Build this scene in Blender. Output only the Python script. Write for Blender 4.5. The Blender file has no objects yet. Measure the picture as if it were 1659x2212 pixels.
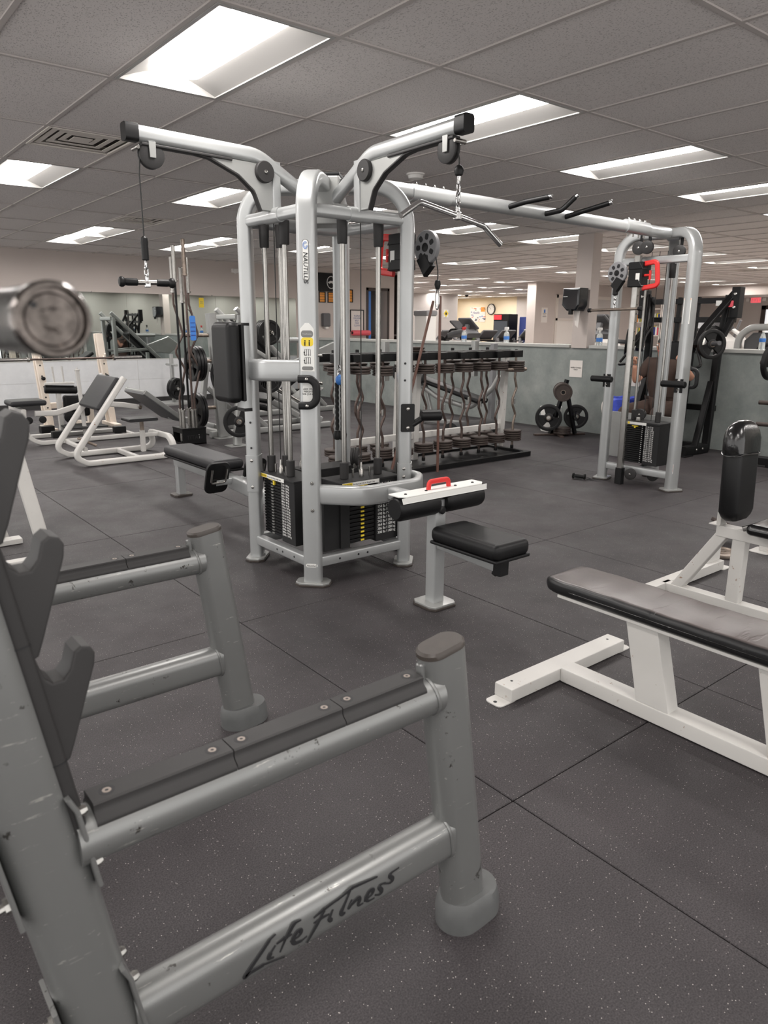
import bpy, bmesh, math, random
from mathutils import Vector, Matrix
random.seed(7)
scene = bpy.context.scene
col = scene.collection
PI = math.pi

# ------------------------------------------------------------------ camera
cam_d = bpy.data.cameras.new('camera')
cam = bpy.data.objects.new('camera', cam_d)
col.objects.link(cam)
cam.matrix_world = Matrix(((0.7797, 0.1514, -0.6076, 0.0), (-0.6262, 0.1967, -0.7545, 0.0),
                           (0.0053, 0.9687, 0.2481, 1.485), (0, 0, 0, 1)))
cam_d.sensor_fit = 'HORIZONTAL'
cam_d.sensor_width = 36.0
cam_d.lens = 36.0 * 1565.5 / 1659.0
cam_d.clip_start = 0.02
cam_d.clip_end = 200
cam_d.dof.use_dof = True
cam_d.dof.focus_distance = 4.2
cam_d.dof.aperture_fstop = 9.0
scene.camera = cam

# ------------------------------------------------------------------ world and exposure
world = bpy.data.worlds.new('world')
scene.world = world
world.use_nodes = True
world.node_tree.nodes['Background'].inputs['Color'].default_value = (0.8, 0.78, 0.76, 1)
world.node_tree.nodes['Background'].inputs['Strength'].default_value = 2.4  # even fill light, added through the unbuilt sides to lift the ceiling
scene.view_settings.view_transform = 'Standard'
scene.view_settings.look = 'None'
scene.view_settings.gamma = 1.0
scene.view_settings.use_curve_mapping = False
scene.view_settings.exposure = 0.0
LAMP = 32.0          # emission of the fluorescent diffusers

# ------------------------------------------------------------------ materials
def srgb(c):
    def f(u):
        u /= 255.0
        return u / 12.92 if u <= 0.04045 else ((u + 0.055) / 1.055) ** 2.4
    return tuple(f(x) for x in c)

class NT:
    def __init__(s, name):
        s.m = bpy.data.materials.new(name)
        s.m.use_nodes = True
        s.t = s.m.node_tree
        s.b = s.t.nodes['Principled BSDF']
        s.tc = None
    def n(s, kind, **kw):
        nd = s.t.nodes.new('ShaderNode' + kind)
        for k, v in kw.items():
            if k in nd.inputs: nd.inputs[k].default_value = v
            else: setattr(nd, k, v)
        return nd
    def l(s, a, b): s.t.links.new(a, b)
    def co(s, scale=(1, 1, 1)):
        if s.tc is None: s.tc = s.n('TexCoord')
        mp = s.n('Mapping'); mp.inputs['Scale'].default_value = scale
        s.l(s.tc.outputs['Object'], mp.inputs['Vector'])
        return mp.outputs['Vector']
    def noise(s, scale, detail=3, rough=.55, stretch=(1, 1, 1)):
        nd = s.n('TexNoise'); nd.inputs['Scale'].default_value = scale
        nd.inputs['Detail'].default_value = detail; nd.inputs['Roughness'].default_value = rough
        s.l(s.co(stretch), nd.inputs['Vector'])
        return nd.outputs['Fac']
    def voro(s, scale, stretch=(1, 1, 1), feature='F1'):
        nd = s.n('TexVoronoi'); nd.feature = feature
        nd.inputs['Scale'].default_value = scale
        s.l(s.co(stretch), nd.inputs['Vector'])
        return nd
    def ramp(s, fac, stops):
        r = s.n('ValToRGB')
        els = r.color_ramp.elements
        while len(els) < len(stops): els.new(0.5)
        for e, (p, c) in zip(els, stops):
            e.position = p
            e.color = (c, c, c, 1) if isinstance(c, (int, float)) else (*c, 1)
        s.l(fac, r.inputs['Fac'])
        return r.outputs['Color']
    def mix(s, fac, a, b):
        m = s.n('MixRGB')
        for sock, v in ((m.inputs['Fac'], fac), (m.inputs['Color1'], a), (m.inputs['Color2'], b)):
            if isinstance(v, (int, float)): sock.default_value = v
            elif isinstance(v, tuple): sock.default_value = (*v, 1)
            else: s.l(v, sock)
        return m.outputs['Color']
    def bump(s, h, strength=.2, dist=.002):
        b = s.n('Bump'); b.inputs['Strength'].default_value = strength; b.inputs['Distance'].default_value = dist
        s.l(h, b.inputs['Height']); s.l(b.outputs['Normal'], s.b.inputs['Normal'])

MATS = {}
def mat(name, c, rough=.5, metal=0., var=.0, vscale=6., bump=0., bscale=300., bdist=.001, coat=0., spec=.5, rvar=0.):
    nt = NT(name); b = nt.b
    c = srgb(c)
    b.inputs['Base Color'].default_value = (*c, 1)
    b.inputs['Roughness'].default_value = rough
    b.inputs['Metallic'].default_value = metal
    b.inputs['Specular IOR Level'].default_value = spec
    if coat: b.inputs['Coat Weight'].default_value = coat; b.inputs['Coat Roughness'].default_value = .08
    if var:
        f = nt.noise(vscale, 5, .6)
        k = nt.ramp(f, [(.3, tuple(x * (1 - var) for x in c)), (.7, tuple(min(1, x * (1 + var)) for x in c))])
        nt.l(k, b.inputs['Base Color'])
    if rvar:
        f = nt.noise(vscale * 2.3, 4)
        nt.l(nt.ramp(f, [(.3, max(0, rough - rvar)), (.7, min(1, rough + rvar))]), b.inputs['Roughness'])
    if bump: nt.bump(nt.noise(bscale, 3), bump, bdist)
    MATS[name] = nt.m
    return nt.m

def worn(name, c, chip, rough, metal, chipscale=26., amount=.66, streak=None, chipmetal=0., var=.05):
    """paint with scattered chips and rubbed streaks"""
    nt = NT(name); b = nt.b
    c = srgb(c); ch = srgb(chip)
    base = nt.ramp(nt.noise(3.0, 4), [(.3, tuple(x * (1 - var) for x in c)), (.7, tuple(min(1, x * (1 + var)) for x in c))])
    m1 = nt.ramp(nt.noise(chipscale, 6, .7), [(amount, 0.), (amount + .02, 1.)])
    m2 = nt.ramp(nt.noise(chipscale * .16, 2), [(.44, 0.), (.56, 1.)])
    mm = nt.n('Math'); mm.operation = 'MULTIPLY'
    nt.l(m1, mm.inputs[0]); nt.l(m2, mm.inputs[1])
    colr = nt.mix(mm.outputs[0], base, ch)
    if streak:
        st = nt.ramp(nt.noise(16, 5, .75, streak), [(.645, 0.), (.68, .6)])
        colr = nt.mix(st, colr, srgb((205, 203, 196)))
    nt.l(colr, b.inputs['Base Color'])
    b.inputs['Roughness'].default_value = rough
    b.inputs['Metallic'].default_value = metal
    nt.bump(nt.noise(420, 2), .06, .0008)
    MATS[name] = nt.m
    return nt.m

mat('silver', (172, 174, 174), .34, .45, .04, 4, coat=.25)
mat('silver2', (160, 161, 159), .38, .45, .05, 5, coat=.2)
worn('rack_silver', (127, 128, 127), (52, 49, 45), .36, .55, 24, .635, (.5, 6, 6))
worn('white_paint', (196, 194, 190), (128, 92, 62), .42, 0., 26, .645)
worn('cream_paint', (226, 214, 200), (150, 104, 66), .42, 0., 20, .67)
mat('vinyl', (17, 17, 18), .42, 0, .15, 8, .25, 240, .0008, spec=.28)
mat('vinyl_grey', (40, 40, 42), .45, 0, .10, 5, .3, 200, .0008, spec=.3)
mat('vinyl_shiny', (13, 13, 14), .2, 0, .2, 7, .35, 22, .006, spec=.7, rvar=.06)
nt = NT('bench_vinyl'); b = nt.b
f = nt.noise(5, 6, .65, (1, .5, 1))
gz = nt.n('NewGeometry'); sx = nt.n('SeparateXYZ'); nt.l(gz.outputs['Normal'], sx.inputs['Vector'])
rub_sheen = nt.ramp(sx.outputs['Z'], [(.80, 0.), (.97, 1.)])      # top paler for wear and for a sheen of light painted in
rb = nt.n('Math'); rb.operation = 'MULTIPLY'; nt.l(rub_sheen, rb.inputs[0]); nt.l(nt.ramp(f, [(.25, .45), (.7, 1.)]), rb.inputs[1])
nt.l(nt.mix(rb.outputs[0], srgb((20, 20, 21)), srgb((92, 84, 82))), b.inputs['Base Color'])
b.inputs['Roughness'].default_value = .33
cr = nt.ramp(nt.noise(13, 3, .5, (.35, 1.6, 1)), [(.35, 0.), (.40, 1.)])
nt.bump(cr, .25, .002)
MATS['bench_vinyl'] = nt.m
mat('black_plastic', (20, 20, 21), .45, 0, .08, 9, spec=.3)
mat('grey_plastic', (48, 47, 47), .5, 0, .06, 10, .15, 400, spec=.3)
mat('boot_rubber', (84, 85, 85), .62, 0, .10, 18)
mat('dark_cap', (60, 54, 50), .45, 0, .12, 20)
mat('black_metal', (17, 17, 18), .42, 0, .1, 6, spec=.28)
mat('dispenser_black', (26, 28, 32), .12, 0, spec=.7)
mat('black_matte', (20, 20, 21), .7)
mat('chrome', (205, 205, 205), .12, 1.)
mat('steel', (168, 166, 162), .26, 1., .1, 14)
mat('dark_steel', (96, 90, 86), .2, 1., .45, 90, .9, 110, .0012)
mat('bolt_dull', (150, 140, 132), .55, .5)
mat('old_steel', (142, 130, 120), .4, .8, .25, 20)
mat('rust_steel', (92, 79, 74), .42, .7, .25, 16)
mat('iron', (72, 63, 59), .55, .35, .15, 14, .2, 90, .002)
mat('rubber_plate', (22, 22, 23), .42, 0, .12, 8, .12, 160, spec=.35)
mat('cable', (26, 26, 26), .5)
mat('wood', (96, 66, 56), .55, 0, .2, 6)
mat('red', (206, 44, 42), .35)
mat('blue', (62, 120, 196), .45)
mat('yellow', (232, 204, 56), .5)
mat('label_white', (224, 224, 220), .5)
mat('label_grey', (120, 120, 118), .5)
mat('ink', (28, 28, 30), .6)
mat('ink_white', (226, 226, 224), .6)
mat('paper', (226, 220, 214), .8)
mat('wall_paint', (196, 186, 180), .8, 0, .03, 1.5, .1, 120)
mat('wall_grey', (196, 190, 186), .8, 0, .03, 1.5)
mat('wall_grey_green', (158, 157, 152), .8, 0, .03, 1.5)  # one even grey-green for the near wall
mat('wall_cream', (236, 222, 196), .8, 0, .03, 1.5)
mat('trim_white', (214, 206, 198), .55)
mat('baseboard', (38, 37, 37), .6)
mat('ledge', (176, 176, 172), .5, 0, .06, 3)
mat('skin', (196, 146, 122), .55)
mat('cloth_brown', (70, 54, 47), .85, 0, .1, 12, .2, 200)
mat('cloth_dark', (52, 46, 44), .85)
mat('blue_bag', (74, 92, 206), .4, 0, .15, 14, .4, 30, .01)
mat('plastic_white', (232, 230, 226), .4)
mat('grey_dark', (86, 86, 88), .45)
mat('grey_mid', (128, 128, 130), .45)
mat('orange', (238, 158, 66), .6)
mat('pink', (226, 92, 104), .6)
mat('glass_dark', (46, 46, 50), .08)
mat('screen', (70, 76, 82), .15)
mat('navy', (44, 62, 130), .4)
mat('green_leaf', (126, 146, 100), .6)
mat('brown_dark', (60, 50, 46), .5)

nt = NT('mirror_glass'); nt.b.inputs['Base Color'].default_value = (.66, .70, .68, 1)
nt.b.inputs['Metallic'].default_value = 1; nt.b.inputs['Roughness'].default_value = .015
MATS['mirror_glass'] = nt.m
nt = NT('clear_plastic'); nt.b.inputs['Base Color'].default_value = (.86, .92, .92, 1)
nt.b.inputs['Transmission Weight'].default_value = .75; nt.b.inputs['Roughness'].default_value = .15
MATS['clear_plastic'] = nt.m
def emit(name, c, s):
    nt = NT(name); c = srgb(c)
    nt.b.inputs['Base Color'].default_value = (*c, 1)
    nt.b.inputs['Emission Color'].default_value = (*c, 1)
    nt.b.inputs['Emission Strength'].default_value = s
    MATS[name] = nt.m
emit('diffuser', (255, 250, 246), LAMP)
emit('exit_red', (240, 84, 96), .9)
emit('cooler_red', (226, 40, 50), .6)
emit('doorlight', (236, 238, 240), .8)

# rubber floor mats: black crumb rubber with pale flecks and scuffs
nt = NT('rubber_floor'); b = nt.b
tc = nt.n('NewGeometry')
def wn(scale, detail, rough=.6):
    nd = nt.n('TexNoise'); nd.inputs['Scale'].default_value = scale
    nd.inputs['Detail'].default_value = detail; nd.inputs['Roughness'].default_value = rough
    nt.l(tc.outputs['Position'], nd.inputs['Vector']); return nd.outputs['Fac']
base = nt.ramp(wn(1.3, 5), [(.3, srgb((40, 37, 39))), (.7, srgb((56, 52, 54)))])
grain = nt.ramp(wn(230, 2), [(.32, (.28, .28, .28)), (.68, (1.75, 1.7, 1.7))])
mul = nt.n('MixRGB'); mul.blend_type = 'MULTIPLY'; mul.inputs['Fac'].default_value = 1
nt.l(base, mul.inputs['Color1']); nt.l(grain, mul.inputs['Color2'])
vo = nt.n('TexVoronoi'); vo.inputs['Scale'].default_value = 110
nt.l(tc.outputs['Position'], vo.inputs['Vector'])
fl = nt.ramp(vo.outputs['Distance'], [(.10, 1.), (.15, 0.)])
wh = nt.n('TexWhiteNoise'); nt.l(vo.outputs['Position'], wh.inputs['Vector'])
sel = nt.ramp(wh.outputs['Value'], [(.62, 0.), (.70, .85)])
mm = nt.n('Math'); mm.operation = 'MULTIPLY'; nt.l(fl, mm.inputs[0]); nt.l(sel, mm.inputs[1])
c2 = nt.mix(mm.outputs[0], mul.outputs['Color'], srgb((206, 200, 194)))
nt.l(c2, b.inputs['Base Color'])
nt.l(nt.ramp(wn(2.2, 4), [(.3, .5), (.7, .68)]), b.inputs['Roughness'])
nt.bump(wn(330, 3), .6, .002)
MATS['rubber_floor'] = nt.m

# fissured acoustic ceiling tile
nt = NT('ceiling_tile'); b = nt.b
g = nt.n('NewGeometry')
def pn(scale, detail, st=(1, 1, 1)):
    mp = nt.n('Mapping'); mp.inputs['Scale'].default_value = st
    nt.l(g.outputs['Position'], mp.inputs['Vector'])
    nd = nt.n('TexNoise'); nd.inputs['Scale'].default_value = scale; nd.inputs['Detail'].default_value = detail
    nt.l(mp.outputs['Vector'], nd.inputs['Vector']); return nd.outputs['Fac']
fis = nt.ramp(pn(150, 2, (1, .6, 1)), [(.36, 0.), (.42, 1.)])
cc = nt.mix(fis, srgb((186, 180, 177)), srgb((224, 218, 215)))
dirt = nt.ramp(pn(.8, 3), [(.3, .92), (.7, 1.)])
m3 = nt.n('MixRGB'); m3.blend_type = 'MULTIPLY'; m3.inputs['Fac'].default_value = 1
nt.l(cc, m3.inputs['Color1']); nt.l(dirt, m3.inputs['Color2'])
nt.l(m3.outputs['Color'], b.inputs['Base Color'])
b.inputs['Roughness'].default_value = .95
nt.bump(fis, .4, .002)
MATS['ceiling_tile'] = nt.m
mat('carpet', (150, 142, 136), .9)
mat('grid_bar', (186, 179, 175), .6)
mat('troffer', (168, 166, 163), .45)

# mottled grey-green low wall
nt = NT('low_wall'); b = nt.b
f1 = nt.noise(2.4, 7, .68)
c1 = nt.ramp(f1, [(.28, srgb((118, 124, 122))), (.5, srgb((136, 142, 139))), (.74, srgb((158, 161, 158)))])
nt.l(c1, b.inputs['Base Color']); b.inputs['Roughness'].default_value = .5
MATS['low_wall'] = nt.m
nt = NT('panel_grey'); b = nt.b
c1 = nt.ramp(nt.noise(1.6, 6, .65), [(.3, srgb((182, 184, 186))), (.7, srgb((204, 205, 206)))])
nt.l(c1, b.inputs['Base Color']); b.inputs['Roughness'].default_value = .45
MATS['panel_grey'] = nt.m

# ------------------------------------------------------------------ mesh helpers
V = Vector
TM = {}
def circ(r, n=12):
    return [(r * math.cos(2 * PI * i / n), r * math.sin(2 * PI * i / n)) for i in range(n)]
def rrect(w, h, r=.008, n=3):
    r = min(r, w / 2 - 1e-5, h / 2 - 1e-5)
    out = []
    for cx, cy, a in ((w/2-r, h/2-r, 0), (-w/2+r, h/2-r, PI/2), (-w/2+r, -h/2+r, PI), (w/2-r, -h/2+r, 1.5*PI)):
        for i in range(n + 1):
            t = a + PI / 2 * i / n
            out.append((cx + r * math.cos(t), cy + r * math.sin(t)))
    return out
def obround(w, h, n=6): return rrect(w, h, min(w, h) / 2 - 1e-4, n)
def fillet(pts, r, n=6):
    pts = [V(p) for p in pts]
    out = [pts[0]]
    for i in range(1, len(pts) - 1):
        p = pts[i]; a = pts[i-1] - p; c = pts[i+1] - p
        rr = r[i] if isinstance(r, (list, tuple)) else r
        la, lc = a.length, c.length
        a.normalize(); c.normalize()
        ang = a.angle(c)
        if ang > PI - .02 or rr <= 0: out.append(p); continue
        d = min(rr / math.tan(ang / 2), la * .49 if i > 1 else la * .95, lc * .49 if i < len(pts) - 2 else lc * .95)
        r2 = d * math.tan(ang / 2)
        s = p + a * d; e = p + c * d
        cen = p + (a + c).normalized() * (r2 / math.sin(ang / 2))
        va, vb = s - cen, e - cen
        tot = va.angle(vb); ax = va.cross(vb).normalized()
        for k in range(n + 1):
            out.append(cen + Matrix.Rotation(tot * k / n, 3, ax) @ va)
    out.append(pts[-1])
    return out

def weight_normals(me, ang):
    """area-weighted corner normals, so that bevelled faces stay flat"""
    ca = math.cos(ang)
    nrm = [p.normal.copy() for p in me.polygons]; ar = [p.area for p in me.polygons]
    vf = [[] for _ in me.vertices]
    for p in me.polygons:
        for v in p.vertices: vf[v].append(p.index)
    out = []
    for p in me.polygons:
        n0 = nrm[p.index]
        for v in p.vertices:
            a = V((0, 0, 0))
            for q in vf[v]:
                if nrm[q].dot(n0) > ca: a += nrm[q]*ar[q]
            out.append(a.normalized() if a.length > 1e-12 else n0)
    me.normals_split_custom_set(out)

SPLIT = {'bolt', 'nut', 'reel_window', 'dowel'}
JOINED = {'hole', 'number_tags', 'seam'}
class MB:
    def __init__(s, xf=None):
        s.v = []; s.f = []; s.xf = xf; s.marks = []; s.hard = False
    def add(s, vs, fs):
        o = len(s.v)
        s.marks.append((o, len(s.f)))
        s.v += [V(p) for p in vs]
        s.f += [[i + o for i in f] for f in fs]
        return s
    def sweep(s, pts, prof, up=(0, 0, 1), cap=True, closed=False, scale=None):
        pts = [V(p) for p in pts]; n = len(pts); m = len(prof)
        up = V(up).normalized(); vs = []; prev = None
        for i, p in enumerate(pts):
            if closed: t = pts[(i+1) % n] - pts[i-1]
            else: t = pts[min(i+1, n-1)] - pts[max(i-1, 0)]
            t.normalize()
            if prev is None:
                u = up - t * up.dot(t)
                if u.length < 1e-4: u = V((1, 0, 0)) - t * t.x
                if u.length < 1e-4: u = V((0, 1, 0)) - t * t.y
            else: u = prev - t * prev.dot(t)
            u.normalize(); prev = u
            w = t.cross(u)
            k = scale[i] if scale else 1.0
            for a, b in prof: vs.append(p + w * (a * k) + u * (b * k))
        fs = []
        rng = n if closed else n - 1
        for i in range(rng):
            j = (i + 1) % n
            for k in range(m):
                l = (k + 1) % m
                fs.append([i*m+k, i*m+l, j*m+l, j*m+k])
        if cap and not closed:
            fs.append([k for k in range(m)][::-1]); fs.append([(n-1)*m+k for k in range(m)])
        return s.add(vs, fs)
    def bar(s, p0, p1, w, h, up=(0, 0, 1), r=.006): return s.sweep([p0, p1], rrect(w, h, r), up)
    def tube(s, pts, r, n=12, up=(0, 0, 1), closed=False): return s.sweep(pts, circ(r, n), up, closed=closed)
    def lathe(s, c, axis, prof, n=24, capped=True):
        ax = V(axis).normalized(); c = V(c)
        u = ax.orthogonal().normalized(); w = ax.cross(u)
        vs = []
        for r, h in prof:
            for k in range(n):
                a = 2 * PI * k / n
                vs.append(c + ax * h + (u * math.cos(a) + w * math.sin(a)) * r)
        fs = []
        for i in range(len(prof) - 1):
            for k in range(n):
                l = (k + 1) % n
                fs.append([i*n+k, i*n+l, (i+1)*n+l, (i+1)*n+k])
        if capped:
            fs.append(list(range(n))[::-1]); fs.append([(len(prof)-1)*n+k for k in range(n)])
        return s.add(vs, fs)
    def cyl(s, p0, p1, r, n=16, b=0.):
        p0, p1 = V(p0), V(p1); L = (p1 - p0).length
        if b: prof = [(r-b, 0), (r, b), (r, L-b), (r-b, L)]
        else: prof = [(r, 0), (r, L)]
        return s.lathe(p0, p1 - p0, prof, n)
    def ball(s, c, r, n=14, sz=(1, 1, 1)):
        m = n // 2; vs = [V(c) + V((0, 0, -r*sz[2]))]
        for i in range(1, m):
            a = -PI/2 + PI*i/m
            for k in range(n):
                t = 2*PI*k/n
                vs.append(V(c) + V((r*sz[0]*math.cos(a)*math.cos(t), r*sz[1]*math.cos(a)*math.sin(t), r*sz[2]*math.sin(a))))
        vs.append(V(c) + V((0, 0, r*sz[2])))
        fs = []
        for k in range(n): fs.append([0, 1+(k+1) % n, 1+k])
        for i in range(m-2):
            for k in range(n):
                l = (k+1) % n
                fs.append([1+i*n+k, 1+i*n+l, 1+(i+1)*n+l, 1+(i+1)*n+k])
        e = len(vs)-1
        for k in range(n): fs.append([e, 1+(m-2)*n+k, 1+(m-2)*n+(k+1) % n])
        return s.add(vs, fs)
    def box(s, c, d, rot=None, b=0., seg=2):
        c = V(c)
        if b: s.hard = True
        bm = bmesh.new(); bmesh.ops.create_cube(bm, size=1)
        for v in bm.verts: v.co = V((v.co.x*d[0], v.co.y*d[1], v.co.z*d[2]))
        if b: bmesh.ops.bevel(bm, geom=list(bm.edges), offset=min(b, min(d)*.49), segments=seg, affect='EDGES', profile=.5)
        bm.verts.index_update()
        vs = [(rot @ v.co if rot else v.co) + c for v in bm.verts]
        fs = [[v.index for v in f.verts] for f in bm.faces]
        bm.free()
        return s.add(vs, fs)
    def pbox(s, a, bb, b=0.):   # box between two corners
        a, bb = V(a), V(bb)
        d = bb - a
        return s.box((a+bb)/2, (abs(d.x), abs(d.y), abs(d.z)), None, b)
    def prism(s, poly, o, u, v, w, b=0., seg=1):
        """polygon (u,v coordinates) extruded by the vector w"""
        o, u, v, w = V(o), V(u), V(v), V(w)
        if b: s.hard = True
        bm = bmesh.new()
        base = [bm.verts.new(o + u*x + v*y) for x, y in poly]
        top = [bm.verts.new(o + u*x + v*y + w) for x, y in poly]
        n = len(poly)
        f0 = bm.faces.new(base[::-1]); f1 = bm.faces.new(top)
        for i in range(n):
            j = (i+1) % n
            bm.faces.new([base[i], base[j], top[j], top[i]])
        bmesh.ops.recalc_face_normals(bm, faces=bm.faces)
        if b:
            es = [e for e in bm.edges if (e.verts[0] in base and e.verts[1] in base) or (e.verts[0] in top and e.verts[1] in top)]
            bmesh.ops.bevel(bm, geom=es, offset=b, segments=seg, affect='EDGES', profile=.5)
        bm.verts.index_update()
        vs = [x.co.copy() for x in bm.verts]; fs = [[x.index for x in f.verts] for f in bm.faces]
        bm.free()
        return s.add(vs, fs)
    def quad(s, a, b, c, d): return s.add([a, b, c, d], [[0, 1, 2, 3]])
    def build(s, name, m, parent=None, loc=None, sharp=38, flat=False):
        if name in SPLIT and len(s.marks) > 1:
            out = None; mk = s.marks + [(len(s.v), len(s.f))]
            for (va, fa), (vb, fb_) in zip(mk[:-1], mk[1:]):
                q = MB(s.xf); q.hard = s.hard; q.add(s.v[va:vb], [[i-va for i in f] for f in s.f[fa:fb_]])
                out = q.build(name, m, parent, loc, sharp, flat)
            return out
        me = bpy.data.meshes.new(name)
        vs = s.v
        if s.xf is not None: vs = [s.xf @ p for p in vs]
        if parent is not None: M = TM[parent]
        else:
            if loc is None:
                xs = [p.x for p in vs]; ys = [p.y for p in vs]; zs = [p.z for p in vs]
                loc = ((min(xs)+max(xs))/2, (min(ys)+max(ys))/2, min(zs))
            M = Matrix.Translation(V(loc))
        Mi = M.inverted()
        me.from_pydata([Mi @ p for p in vs], [], s.f)
        me.validate()
        bm = bmesh.new(); bm.from_mesh(me)
        bmesh.ops.recalc_face_normals(bm, faces=bm.faces)
        bm.to_mesh(me); bm.free()
        if not flat:
            me.polygons.foreach_set('use_smooth', [True] * len(me.polygons))
            me.set_sharp_from_angle(angle=math.radians(sharp))
            if s.hard and len(me.polygons) < 6000: weight_normals(me, math.radians(sharp))
        me.materials.append(MATS[m])
        o = bpy.data.objects.new(name, me); col.objects.link(o)
        if parent is not None: o.parent = parent
        else: o.matrix_world = M
        TM[o] = M
        if name in JOINED and len(s.marks) > 1: o['kind'] = 'stuff'
        return o

def tag(o, label, cat, group=None):
    o['label'] = label; o['category'] = cat
    if group: o['group'] = group
    return o
def thing(name, label, cat, loc=(0, 0, 0), rotz=0., group=None):
    o = bpy.data.objects.new(name, None); col.objects.link(o)
    o.empty_display_size = .1
    M = Matrix.Translation(V(loc)) @ Matrix.Rotation(rotz, 4, 'Z')
    o.matrix_world = M; TM[o] = M
    return tag(o, label, cat, group)
def struct(o): o['kind'] = 'structure'; return o
def local(loc, rotz=0.): return Matrix.Translation(V(loc)) @ Matrix.Rotation(rotz, 4, 'Z')
def copy_tree(root, M, label=None, group=None):
    r = root.copy(); col.objects.link(r); r.matrix_world = M; TM[r] = M
    if label: r['label'] = label
    if group: r['group'] = group
    for ch in list(root.children):
        c = ch.copy(); col.objects.link(c); c.parent = r
        for g in list(ch.children):
            d = g.copy(); col.objects.link(d); d.parent = c
    return r
_tc = {}
def text(s, size, o, xd, yd, m, parent, name='lettering', shear=0., align='LEFT', ext=.0006, bold=0.):
    """flat lettering standing proud of a surface; o = origin, xd / yd = reading and up directions"""
    key = (s, shear, align, bold)
    if key not in _tc:
        cu = bpy.data.curves.new('lettering', 'FONT'); cu.body = s; cu.shear = shear; cu.align_x = align
        cu.offset = bold; cu.resolution_u = 3; cu.extrude = .02
        ob = bpy.data.objects.new('lettering', cu); col.objects.link(ob)
        bpy.context.view_layer.update()
        me = bpy.data.meshes.new_from_object(ob.evaluated_get(bpy.context.evaluated_depsgraph_get()))
        _tc[key] = ([v.co.copy() for v in me.vertices], [list(p.vertices) for p in me.polygons])
        bpy.data.objects.remove(ob); bpy.data.curves.remove(cu); bpy.data.meshes.remove(me)
    vs, fs = _tc[key]
    xd, yd, o = V(xd).normalized(), V(yd).normalized(), V(o)
    nrm = xd.cross(yd)
    mb = MB(); mb.add([o + xd*(p.x*size) + yd*(p.y*size) + nrm*(p.z/.02*ext) for p in vs], fs)
    return mb.build(name, m, parent, flat=True)

# ================================================================== THE SETTING
ZC = 2.743
GX0, GY0, GX, GY = 2.152, 3.005, .6096, 1.2192
X0, X1, Y0, Y1, YF = -3.3, 24.8, -3.2, 14.2, 26.5

fl_ = struct(MB().pbox((X0, Y0, -.06), (8.98, Y1, -.014)).build('floor', 'baseboard', loc=(0, 0, 0)))
struct(MB().pbox((9.06, Y0, -.06), (X1, YF, -.001)).build('floor', 'carpet', loc=(15, 8, 0)))
ys = [Y0, -.5, 1.325, 3.17, 5.13, 6.96, 8.79, 10.62, 12.45, Y1]
xs = [X0, -2.06, -.84, .38, 1.61, 2.83, 4.05, 5.27, 6.49, 7.71, 8.95]
meshes = {}
for i in range(len(xs)-1):
    for j in range(len(ys)-1):
        w, h = round(xs[i+1]-xs[i], 3), round(ys[j+1]-ys[j], 3)
        if (w, h) not in meshes:
            o = MB().box((0, 0, -.007), (w-.004, h-.004, .014), b=.0025, seg=1).build('floor_mat', 'rubber_floor', fl_)
            meshes[(w, h)] = o.data
        else:
            o = bpy.data.objects.new('floor_mat', meshes[(w, h)]); col.objects.link(o); o.parent = fl_
        o.location = ((xs[i]+xs[i+1])/2, (ys[j]+ys[j+1])/2, 0)

# ---- back wall with mirror, panels and doorway
wb = MB(); wb.pbox((X0, Y1, 0), (10.92, Y1+.15, ZC+.1)); wb.pbox((10.92, Y1, 2.31), (11.5, Y1+.15, ZC+.1))
wb.pbox((11.5, Y1, 0), (11.72, Y1+.15, ZC+.1))
wall_back = struct(wb.build('wall_back', 'wall_paint', loc=(4, Y1, 0)))
xm = 8.9
px_ = [-.35, 1.48, 3.31, 5.14, 6.97, xm]
for a, b in zip(px_[:-1], px_[1:]):
    MB().pbox((a+.002, Y1-.008, .85), (b-.002, Y1-.001, 2.07), b=0).build('mirror_panel', 'mirror_glass', wall_back, flat=True)
MB().pbox((-.4, Y1-.014, .832), (xm, Y1-.001, .85)).build('mirror_channel', 'ledge', wall_back)
for a, b in zip([-.35, 1.60, 3.43, 5.26, 7.09], [1.60, 3.43, 5.26, 7.09, xm]):
    for za, zb in ((.1, .46), (.46, .832)):
        MB().pbox((a+.002, Y1-.009, za+.001), (b-.002, Y1-.001, zb-.001), b=.002).build('wall_panel', 'panel_grey', wall_back)
for x in (2.2, 4.5, 6.9):
    MB().lathe((x, Y1-.001, 2.075), (0, -1, 0), [(.012, 0), (.012, .008), (.006, .012)], 10).build('mirror_clip', 'chrome', wall_back)
struct(MB().pbox((X0, Y1-.02, 0), (8.94, Y1-.001, .1)).build('baseboard_back', 'baseboard'))
# room seen through the doorway, its dimness painted as dark walls
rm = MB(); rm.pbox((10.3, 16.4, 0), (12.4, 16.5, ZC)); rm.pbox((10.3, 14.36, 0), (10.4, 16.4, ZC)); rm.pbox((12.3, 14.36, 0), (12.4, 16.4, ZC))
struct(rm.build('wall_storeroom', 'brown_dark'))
d1 = struct(MB().pbox((10.93, Y1+.02, 0), (11.02, Y1+.06, 2.29), b=.004).build('door_1', 'blue'))
MB().cyl((10.975, Y1+.02, 1.05), (10.975, Y1-.03, 1.05), .02).build('door_handle', 'chrome', d1)
fr = MB(); fr.pbox((10.86, Y1-.015, 0), (10.92, Y1, 2.37)); fr.pbox((11.5, Y1-.015, 0), (11.56, Y1, 2.37)); fr.pbox((10.86, Y1-.015, 2.31), (11.56, Y1, 2.37))
struct(fr.build('trim_1', 'brown_dark'))

# ---- outer shell
struct(MB().pbox((6.0, -1.15, 0), (X1+.1, -1.0, ZC+.1)).build('wall_near', 'wall_grey_green'))
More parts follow.
